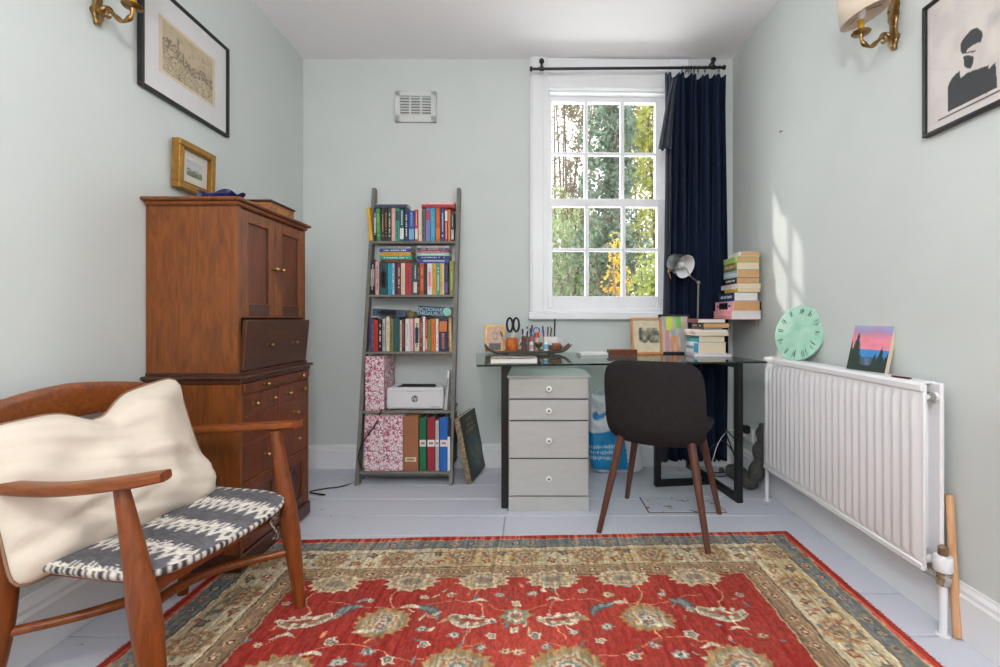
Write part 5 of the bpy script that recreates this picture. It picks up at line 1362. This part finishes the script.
bc = np.where(blue[:, None], np.array((20, 140, 200)), np.array((226, 228, 234)))
for k, yl in enumerate((-.075, -.110, -.145)):
    ln = (np.abs(by_-yl-.03*bx_) < .0085) & (bx_ < .04) & (np.sin(bx_*420+k*2) > -.35) & blue
    bc = np.where(ln[:, None], np.array((196, 224, 240)), bc)
tick = ((np.abs(by_-(.105+.0+1.0*(bx_+.085)*0.55)) < .014) & (bx_ > -.095) & (bx_ < .06)) | ((np.hypot((bx_+.105), (by_-.115)) < .026))
bc = np.where(tick[:, None], np.array((24, 130, 196)), bc)
paint(bo.data, bc)
MB().tube(bez([(.40, 3.09, .47), (.41, 3.08, .53), (.46, 3.09, .545), (.49, 3.09, .50)], 20), [(.012, .002)]*19 if False else .004, 6).build('handle', mat('bag_plastic', (228, 230, 236), .3), bag, True, 60)

# ------------------------------------------------------------------ floating stack of books on the right wall
m_pg = {'c': m_paper, 't': m_paper_tan, 'w': m_paper_white}
wallb = [('white', 'cream', 't', 262, 155, 410, .026, 'thin cream paperback topping'), ('palegreen', 'yellow', 't', 235, 118, 408, .033, 'green paperback second from the top of'), ('olive', 'rose', 'c', 232, 120, 408, .046, 'mottled green paperback third from the top of'),
         ('paleblue', 'white', 't', 238, 118, 408, .043, 'pale blue paperback fourth from the top of'), ('black', 'white', 't', 232, 125, 408, .036, 'black and red paperback in the middle of'), ('white', 'rose', 'c', 238, 95, 420, .030, 'white hardback sixth from the top of'),
         ('yellow', 'mustard', 'c', 240, 125, 415, .021, 'thin yellow paperback in'), ('navy', 'paleblue', 'w', 215, 80, 395, .052, 'navy hardback with white pages in'), ('rose', 'black', 't', 208, 50, 412, .055, 'pink and black hardback second from the bottom of'), ('coral', 'rose', 'w', 195, 38, 420, .052, 'bright pink hardback with ribbons at the bottom of')]
zt_ = .992
for k in range(len(wallb)-1, -1, -1):
    c, acc, pg, xb, xf, xr, T, lab = wallb[k]
    yn = 2.82; x0 = (705+xb/7.41-CX)*yn/F; x1 = min((705+xr/7.41-CX)*yn/F, XR-.006)
    yfar = x0*F/(705+xf/7.41-CX); L_ = (yfar-yn)*.82
    # lying flat, spine towards the room (-x), tail edge towards the viewer
    M = Matrix.Translation((x0, yn+L_, zt_+T)) @ Matrix.Rotation(-PI/2, 4, 'Z') @ Matrix.Rotation(PI/2, 4, 'Y')
    b = book(f'{lab} the floating stack on the right wall', T, L_, x1-x0, c, acc, M.to_translation(), M.to_euler(), 'floating book stack', m_pg[pg], 3 if acc == 'black' else 0)
    zt_ += T+.0004
    if k == 9:
        for d in (.03, .042): MB().tube([(T+.0, .11+d, L_*1.0-.0), (T+.012, .11+d, L_+.004), (T+.034+d*.3, .11+d+.004, L_+.004)], .0014, 5).build('ribbon_marker', cover_mat('tan'), b)
br = MB().box(1.19, XR, 2.86, 3.0, .9885, .9915).box(XR-.003, XR, 2.86, 3.0, .9915, 1.10).build('shelf_bracket', m_black, None)
tag(br, 'thin black wall bracket under the floating book stack', 'bracket')

# ------------------------------------------------------------------ things on the desk
TZ = DZ+.0006
def don(px, Y): return (px-CX)*Y/F
# book stack
db = [('lilac', 'palegrey', 'w', .95, 1.165, .22, .016, 'thin lilac white magazine at the bottom of'), ('white', 'cyan', 'c', .955, 1.118, .21, .064, 'thick white and blue paperback in'), ('cyan', 'teal', 'c', .962, 1.118, .21, .040, 'teal blue paperback in'),
      ('cream', 'pink', 'c', .945, 1.145, .21, .020, 'cream paperback in'), ('white', 'palegrey', 'w', .945, 1.147, .21, .014, 'thin white book in the upper half of'), ('brown', 'rust', 'c', .985, 1.10, .2, .009, 'thin brown notebook in'), ('black', 'white', 't', .985, 1.142, .2, .030, 'black spined hardback second from the top of'), ('maroon', 'purple', 'w', .962, 1.125, .2, .024, 'maroon hardback topping')]
zt_ = TZ
for k, (c, acc, pg, x0, x1, L_, T, lab) in enumerate(db):
    M = Matrix.Translation((x0, 2.79+L_+.004*(k % 3), zt_+T)) @ Matrix.Rotation(-PI/2+.04*((k*3) % 4-1.5), 4, 'Z') @ Matrix.Rotation(PI/2, 4, 'Y')
    b = book(f'{lab} the stack on the desk', T, L_, x1-x0, c, acc, M.to_translation(), M.to_euler(), 'book stack on the desk', m_pg[pg], 2 if acc == 'cyan' else 0)
    zt_ += T+.0004
# open magazine pile at the left front
mg = thing('notepad', 'thick white notepad with coloured tabs at the left front of the desk', 'notepad', (don(514, 2.37), 2.37, TZ), math.radians(3))
MB().box(-.115, .115, 0, .16, 0, .022, .002).build('pages', m_paper_white, mg); MB().box(-.116, .116, -.001, .16, .022, .025, .001).build('cover', spots('photo_cover', (84, 72, 64), (196, 180, 168), 16, .45, .6, .3), mg)
for x, c in ((-.085, (222, 214, 110)), (-.07, (176, 206, 110))): MB().box(x-.008, x+.008, -.006, 0, .001, .003).build('tab', mat('tab_%d' % c[0], c, .6), mg)
# long upturned tray
tr = thing('wooden_tray', 'long dark wooden tray with upturned ends holding desk clutter', 'tray', (don(528, 3.0), 3.0, TZ), DR)
m_tray = wood('dark_tray_wood', (60, 44, 34), (96, 72, 52), (2, 12, 12), 6, .4, .1)
def tray_fn(top):
    def f(u, v):
        x = (u-.5)*.54; y = (v-.5)*.15; s = abs(u-.5)*2
        z = .010+.042*max(0, (s-.72)/.28)**2+.010*abs(v-.5)**3*8
        return Vector((x, y*(1-.25*s**4), z+(.004 if top else -.004-.004*(1-s))))
    return f
a = MB().grid(tray_fn(True), 40, 8); nb_ = len(a.v); a.grid(tray_fn(False), 40, 8)
W_ = 41
ring = [i for i in range(W_)]+[j*W_+40 for j in range(1, 9)]+[8*W_+i for i in range(39, -1, -1)]+[j*W_ for j in range(7, 0, -1)]
a.f += [(ring[k], ring[(k+1) % len(ring)], ring[(k+1) % len(ring)]+nb_, ring[k]+nb_) for k in range(len(ring))]
a.build('bowl', m_tray, tr, smooth=50)
MB().box(-.16, -.13, -.05, .05, -.0, .006).box(.13, .16, -.05, .05, 0, .006).build('foot', m_tray, tr)
TT = TZ+.017
# little gilt framed picture standing in the tray
def sketch(U, V):
    n = fbm(U*9, V*9); c = mixc((214, 176, 150), (196, 150, 120), np.clip((n-.4)*3, 0, 1)); c = mixc(c, (46, 46, 52), ((V < .28) & (U > .15) & (U < .85))*1.0)
    return mixc(c, (90, 70, 60), (np.abs(np.hypot((U-.5)*1.2, V-.62)-.16) < .02)*.8)
picture('small_gilt_frame', 'tiny gilt framed portrait sketch at the left end of the desk tray', .122, .165, .010, .012, m_gold, (don(495, 3.03), 3.03, TT-.002), Euler((math.radians(-9), 0, DR)), sketch, 26, 30)
def vessel(name, label, cat, px, Y, z, prof, m, n=20, dy=0):
    t = thing(name, label, cat, (don(px, Y), Y, z)); MB().lathe(prof, n, cap=False).build('body', m, t, smooth=50); return t
m_orange = mat('orange_glaze', (204, 108, 44), .35, var=.2, scale=30)
pot = vessel('orange_pot', 'small orange ceramic pot holding scissors and pens', 'pot', 512, 3.0, TT, [(0, 0), (.026, 0), (.038, .02), (.040, .045), (.034, .075), (.036, .085), (.032, .085), (.030, .07), (.034, .04), (.024, .008), (0, .006)], m_orange)
for k in range(9):
    a = 2*PI*k/9; MB().tube([(.0275*math.cos(a), .0275*math.sin(a), .003), (.0405*math.cos(a), .0405*math.sin(a), .04), (.035*math.cos(a), .035*math.sin(a), .076)], .0028, 5).build('rib', m_orange, pot, smooth=60)
sx_, sy_ = don(513, 3.0), 3.0
sc3 = thing('scissors', 'black handled scissors standing in the orange pot', 'scissors', (sx_, sy_, TT+.01))
for s in (-1, 1):
    MB().tube([(s*.006, 0, 0), (s*.003, 0, .08), (s*.010, 0, .12)], [(.002, .001), (.006, .0015), (.005, .002)], 6, up=(0, 1, 0)).build('blade', m_chrome, sc3)
    lp = [(s*(.020+.018*math.cos(a)), s*.004, .155+.042*math.sin(a)) for a in [2*PI*k/24 for k in range(24)]]
    MB().tube(lp, .0072, 8, closed=True).build('handle', m_black, sc3, smooth=60)
def pen(name, label, px, Y, z, l, tx, ty, c, tip, r=.0042, cat='pen', group='pens standing on the desk'):
    t = thing(name, label, cat, (don(px, Y), Y, z), rot=Euler((ty, tx, 0)), group=group)
    MB().lathe([(.001, 0), (r*.8, .012), (r, .014), (r, l*.72), (r*.9, l*.72)], 10).build('barrel', mat('pen_%d_%d_%d' % c, c, .35), t, smooth=50)
    MB().lathe([(r*1.12, l*.68), (r*1.15, l*.97), (r*.7, l), (0, l)], 10).build('cap', mat('pen_%d_%d_%d' % tip, tip, .35), t, smooth=50)
pen('white_pen', 'white pen leaning right out of the orange pot', 515, 2.995, TT+.012, .15, .55, 0, (232, 232, 234), (222, 222, 226))
pen('pencil', 'grey pencil leaning left out of the orange pot', 510, 2.995, TT+.012, .13, -.5, 0, (190, 190, 196), (84, 66, 60))
gl_ = vessel('glass_tumbler', 'clear grey tumbler of purple pens in the middle of the tray', 'tumbler', 527, 3.03, TT-.001, [(0, 0), (.030, 0), (.034, .09), (.032, .09), (.028, .004), (0, .004)], mat('smoky_tumbler', (120, 112, 112), .2, var=.1))
for k, (dx, c, nm) in enumerate(((-2.2, (64, 54, 140), 'leftmost purple pen'), (0.2, (90, 60, 52), 'brown pen'), (2.2, (56, 78, 150), 'blue pen'))):
    pen('marker_pen', f'{nm} standing in the grey tumbler', 527+dx, 3.03, TT+.006, .135+.012*k, .12*(k-1), 0, c, (40, 40, 90) if k != 1 else (70, 48, 40), .0052)
fg = vessel('wooden_figurine', 'small dark brown wooden figurine between the tumbler and bottles', 'figurine', 523.5, 2.97, TT, [(0, 0), (.016, 0), (.018, .01), (.011, .03), (.015, .05), (.009, .066), (.013, .08), (.011, .094), (0, .1)], mat('brown_carving', (96, 66, 56), .5, var=.3, scale=40))
MB().tube([(-.012, 0, .055), (-.022, 0, .035)], .004, 6).tube([(.012, 0, .055), (.022, 0, .035)], .004, 6).build('arms', MATS['brown_carving'], fg)
gb = vessel('correction_bottle', 'small white bottle with an orange cap in the tray', 'bottle', 531.5, 2.975, TT, [(0, 0), (.014, 0), (.015, .05), (.009, .062), (0, .062)], m_porc)
MB().lathe([(.009, .062), (.010, .085), (.006, .09), (0, .09)], 14).build('cap', mat('orange_cap', (216, 92, 48), .4), gb, smooth=50)
MB().lathe([(.0152, .015), (.0153, .042)], 14, cap=False).build('label_band', cover_mat('pink'), gb, smooth=50)
gs = vessel('glue_stick', 'tall pale glue stick with a red cap in the tray', 'glue stick', 537, 3.0, TT, [(0, 0), (.015, 0), (.015, .085), (0, .085)], mat('translucent_white', (222, 210, 198), .4))
MB().lathe([(.016, .085), (.016, .108), (.011, .116), (0, .117)], 16).build('cap', mat('red_cap', (206, 70, 58), .4), gs, smooth=50)
tp = thing('tape_roll', 'roll of blue tape standing behind the glue stick', 'tape', (don(536.5, 3.05), 3.05, TT+.105))
MB().tube([(.020*math.cos(2*PI*k/24), 0, .022+.020*math.sin(2*PI*k/24)) for k in range(24)], [(.004, .010)]*24, 8, closed=True, up=(0, 1, 0)).build('roll', mat('blue_tape', (52, 92, 166), .4), tp, smooth=50)
bxh = thing('tin_box', 'green and blue tin standing behind the glue stick in the tray', 'tin', (don(532.5, 3.05), 3.05, TT), DR)
MB().box(-.018, .036, -.012, .012, 0, .105, .003).build('tin_body', mat('teal_tin', (96, 150, 160), .4), bxh); MB().box(-.0185, -.004, -.0125, .0125, .105, .142, .003).build('tin_lid', mat('olive_tin', (72, 78, 52), .4), bxh)
eg = vessel('wooden_egg_cup', 'turned brown wooden goblet at the front of the tray', 'goblet', 538.5, 2.955, TT, [(0, 0), (.020, 0), (.018, .006), (.007, .012), (.007, .024), (.020, .034), (.026, .058), (.023, .058), (.016, .036), (0, .030)], mat('turned_wood', (104, 78, 52), .45, var=.2, scale=30))
MB().lathe([(.0265, .050), (.0275, .054), (.0265, .058)], 20, cap=False).build('rim_band', m_brass, eg, smooth=50)
pb = thing('pen_box', 'white square pen box at the right of the tray', 'pen box', (don(550, 3.03), 3.03, TT), DR)
MB().box(-.042, .042, -.02, -.017, 0, .09, .001).box(-.042, .042, .017, .02, 0, .09, .001).box(-.042, -.039, -.017, .017, 0, .09).box(.039, .042, -.017, .017, 0, .09).box(-.039, .039, -.017, .017, 0, .003).build('box', m_porc, pb)
MB().box(-.001, .001, -.017, .017, .003, .085).build('divider', m_porc, pb)
for k, (px, l, tx, c, tip, nm) in enumerate(((545.5, .155, -.12, (176, 50, 66), (60, 60, 130), 'red pen with a blue cap'), (547.5, .150, .02, (180, 60, 60), (96, 60, 120), 'red pen with a purple cap'), (549.3, .14, .10, (60, 60, 64), (40, 40, 44), 'short black pen'), (553, .155, -.1, (200, 190, 120), (120, 160, 90), 'yellow pen with a green cap'), (554, .20, .03, (50, 44, 80), (36, 34, 52), 'tall dark marker'))):
    pen('pen', f'{nm} standing in the white pen box', px, 3.03, TT+.004, l, tx, 0, c, tip, .0048)
bb = vessel('blue_label_bottle', 'small white bottle with pale blue label in front of the pen box', 'bottle', 546, 2.965, TT, [(0, 0), (.017, 0), (.018, .05), (.011, .062), (.011, .070), (0, .070)], m_porc)
MB().lathe([(.0185, .016), (.0186, .046)], 18, cap=False).build('label_band', cover_mat('skyblue'), bb, smooth=50)
wb_ = vessel('wooden_bowl', 'little round brown wooden bowl at the right end of the tray', 'bowl', 555.5, 2.985, TT+.001, [(0, 0), (.022, 0), (.040, .018), (.043, .038), (.040, .038), (.034, .018), (0, .012)], wood('bowl_wood', (132, 84, 54), (166, 112, 76), (2, 2, 8), 10, .5))
MB().lathe([(.0405, .024), (.0425, .030)], 20, cap=False).build('turned_ring', m_tray, wb_, smooth=50)
rb_ = thing('red_eraser', 'red eraser block lying in the little wooden bowl', 'eraser', (don(556.5, 2.985), 2.985, TT+.030), .2)
MB().box(-.026, .026, -.014, .014, 0, .020, .003).build('rubber', mat('red_rubber', (182, 72, 52), .7), rb_); MB().box(-.0262, .008, -.0145, .0145, -.0004, .0204).build('sleeve', mat('brown_sleeve', (150, 96, 70), .6), rb_)
lp_ = MB().tube([(don(560, 3.0)+.018*math.cos(a), 3.02, TT+.05+.022*math.sin(a)) for a in [k*.3 for k in range(12)]], .003, 6).build('white_clip', m_porc, None, smooth=50)
tag(lp_, 'bent white wire clip at the right end of the tray', 'clip')
# tablet-like closed notebook and low wooden box
nb2 = thing('slim_notebook', 'slim pale grey notebook lying flat behind the drawer unit side of the desk', 'notebook', (don(592, 2.93), 2.93, TZ), DR)
MB().box(-.085, .085, -.06, .06, .0, .012, .002).build('pages', m_paper_white, nb2); MB().box(-.086, .086, -.061, .061, .012, .015, .001).build('cover', mat('pale_grey_cover', (214, 218, 216), .4), nb2)
lb2 = thing('low_wooden_box', 'low reddish wooden box beside the wooden picture frame', 'box', (don(622, 2.93), 2.93, TZ), DR)
MB().box(-.085, .085, -.035, .035, 0, .026, .002).build('body', m_cab_red, lb2); MB().box(-.087, .087, -.037, .037, .026, .033, .002).build('lid', m_cab, lb2)
# two framed pictures standing on the desk
def sketchwood(U, V):
    n = fbm(U*7, V*7); c = mixc((222, 208, 180), (212, 196, 166), np.clip((n-.4)*3, 0, 1)); k = (U > .22) & (U < .98) & (V > .30) & (V < .76)
    return mixc(c, (84, 88, 74), k*np.clip(.55+(n-.5)*2.2, 0, 1))
t = picture('wooden_photo_frame', 'light wooden picture frame standing on the desk below the window', .20, .228, .014, .016, wood('light_oak', (196, 130, 76), (214, 154, 100), (6, 6, 2), 5, .45), (don(648, 2.98), 2.98, TZ), Euler((math.radians(-8), 0, DR)), sketchwood, 40, 40)
MB().box(-.02, .02, .020, .024, .0, .15).build('strut', m_black, t)
def colourful(U, V):
    n = fbm(U*12, V*4); m2 = fbm(U*5+9, V*10); c = mixc((214, 196, 184), (170, 178, 186), np.clip((n-.4)*4, 0, 1))
    c = mixc(c, (214, 226, 80), ((np.abs(U-.33) < .12) & (V > .62))*np.clip((m2-.2)*3, 0, 1)); c = mixc(c, (128, 206, 90), ((np.abs(U-.66) < .1) & (V > .66))*1.0)
    c = mixc(c, (232, 150, 96), ((np.abs(U-.5) < .16) & (V < .45))*np.clip((n-.3)*3, 0, 1)); return mixc(c, (210, 140, 150), ((np.abs(U-.22) < .07) & (V < .6))*.8)
t = picture('black_photo_frame', 'black framed colourful picture partly hidden by the desk books', .20, .25, .012, .018, m_bframe, (don(676, 3.03), 3.03, TZ), Euler((math.radians(-8), 0, math.radians(2))), colourful, 46, 46)
MB().box(-.02, .02, .022, .026, .0, .15).build('strut', m_black, t)
# ------------------------------------------------------------------ desk lamp
Yl = 3.08
lm = thing('desk_lamp', 'grey metal desk lamp with drum shade in front of the curtain', 'lamp', (don(698, Yl), Yl, TZ))
m_lamp = mat('grey_lamp_metal', (30, 30, 32), .65, 0, spec=.15); m_lw = mat('white_lamp_inside', (232, 232, 232), .5); m_steel = mat('satin_steel', (158, 152, 146), .3, .9)
MB().lathe([(0, 0), (.044, 0), (.046, .004), (.042, .012), (.012, .016), (.010, .03), (0, .03)], 28, c=(don(698, Yl), Yl, TZ)).build('base', m_lamp, lm, True, 50)
e0, e1_, e2_ = Vector((don(697, Yl), Yl, TZ+.02)), at(698.5, 282.5, Yl-.03), at(690, 276, Yl-.06)
MB().tube([e0, e1_], .0055, 10).build('stem', m_steel, lm, True, 50)
MB().tube([e1_, e2_], .005, 10).build('upper_arm', m_steel, lm, True, 50)
MB().lathe([(0, -.01), (.010, -.008), (.012, 0), (.010, .008), (0, .01)], 14, M=Matrix.Translation(e1_) @ Matrix.Rotation(PI/2, 4, 'X')).build('elbow', m_steel, lm, True, 50)
hd = at(685, 266.5, Yl-.10); ax = Vector((.42, -.80, -.36)).normalized()
HM = Matrix.Translation(hd) @ ax.to_track_quat('Z', 'Y').to_matrix().to_4x4()
MB().lathe([(.0, -.125), (.040, -.122), (.052, -.110), (.0745, 0), (.0745, .002)], 36, M=HM, cap=False).build('shade', m_lamp, lm, True, 50, fix=False)
MB().lathe([(.0, -.118), (.038, -.116), (.050, -.106), (.0725, .001), (.0745, .002)], 36, M=HM, cap=False).build('shade_lining', m_lw, lm, True, 50, fix=False)
MB().lathe([(.014, -.118), (.014, -.085), (.010, -.082)], 16, M=HM).build('bulb_holder', m_lw, lm, True, 50)
MB().lathe([(.010, -.085), (.014, -.075), (.026, -.052), (.028, -.038), (.022, -.020), (.010, -.012), (0, -.010)], 20, M=HM).build('bulb', mat('bulb_glass', (206, 206, 200), .1), lm, True, 60)
cl = HM @ Vector((0, 0, -.06))
MB().tube([e2_, cl+Vector((.045, 0, -.02))], .005, 8).build('head_bracket', m_steel, lm, True, 50)
wn = at(669, 271, Yl-.07)
MB().tube([wn+Vector((.03, 0, .006)), wn], .006, 10).box(wn.x-.006, wn.x+.004, wn.y-.004, wn.y+.004, wn.z-.016, wn.z+.016, .003).build('thumb_screw', m_brass, lm, True, 50)
MB().tube([wn, wn+Vector((.012, 0, -.05))], .003, 8).build('screw_lever', m_brass, lm, True, 50)
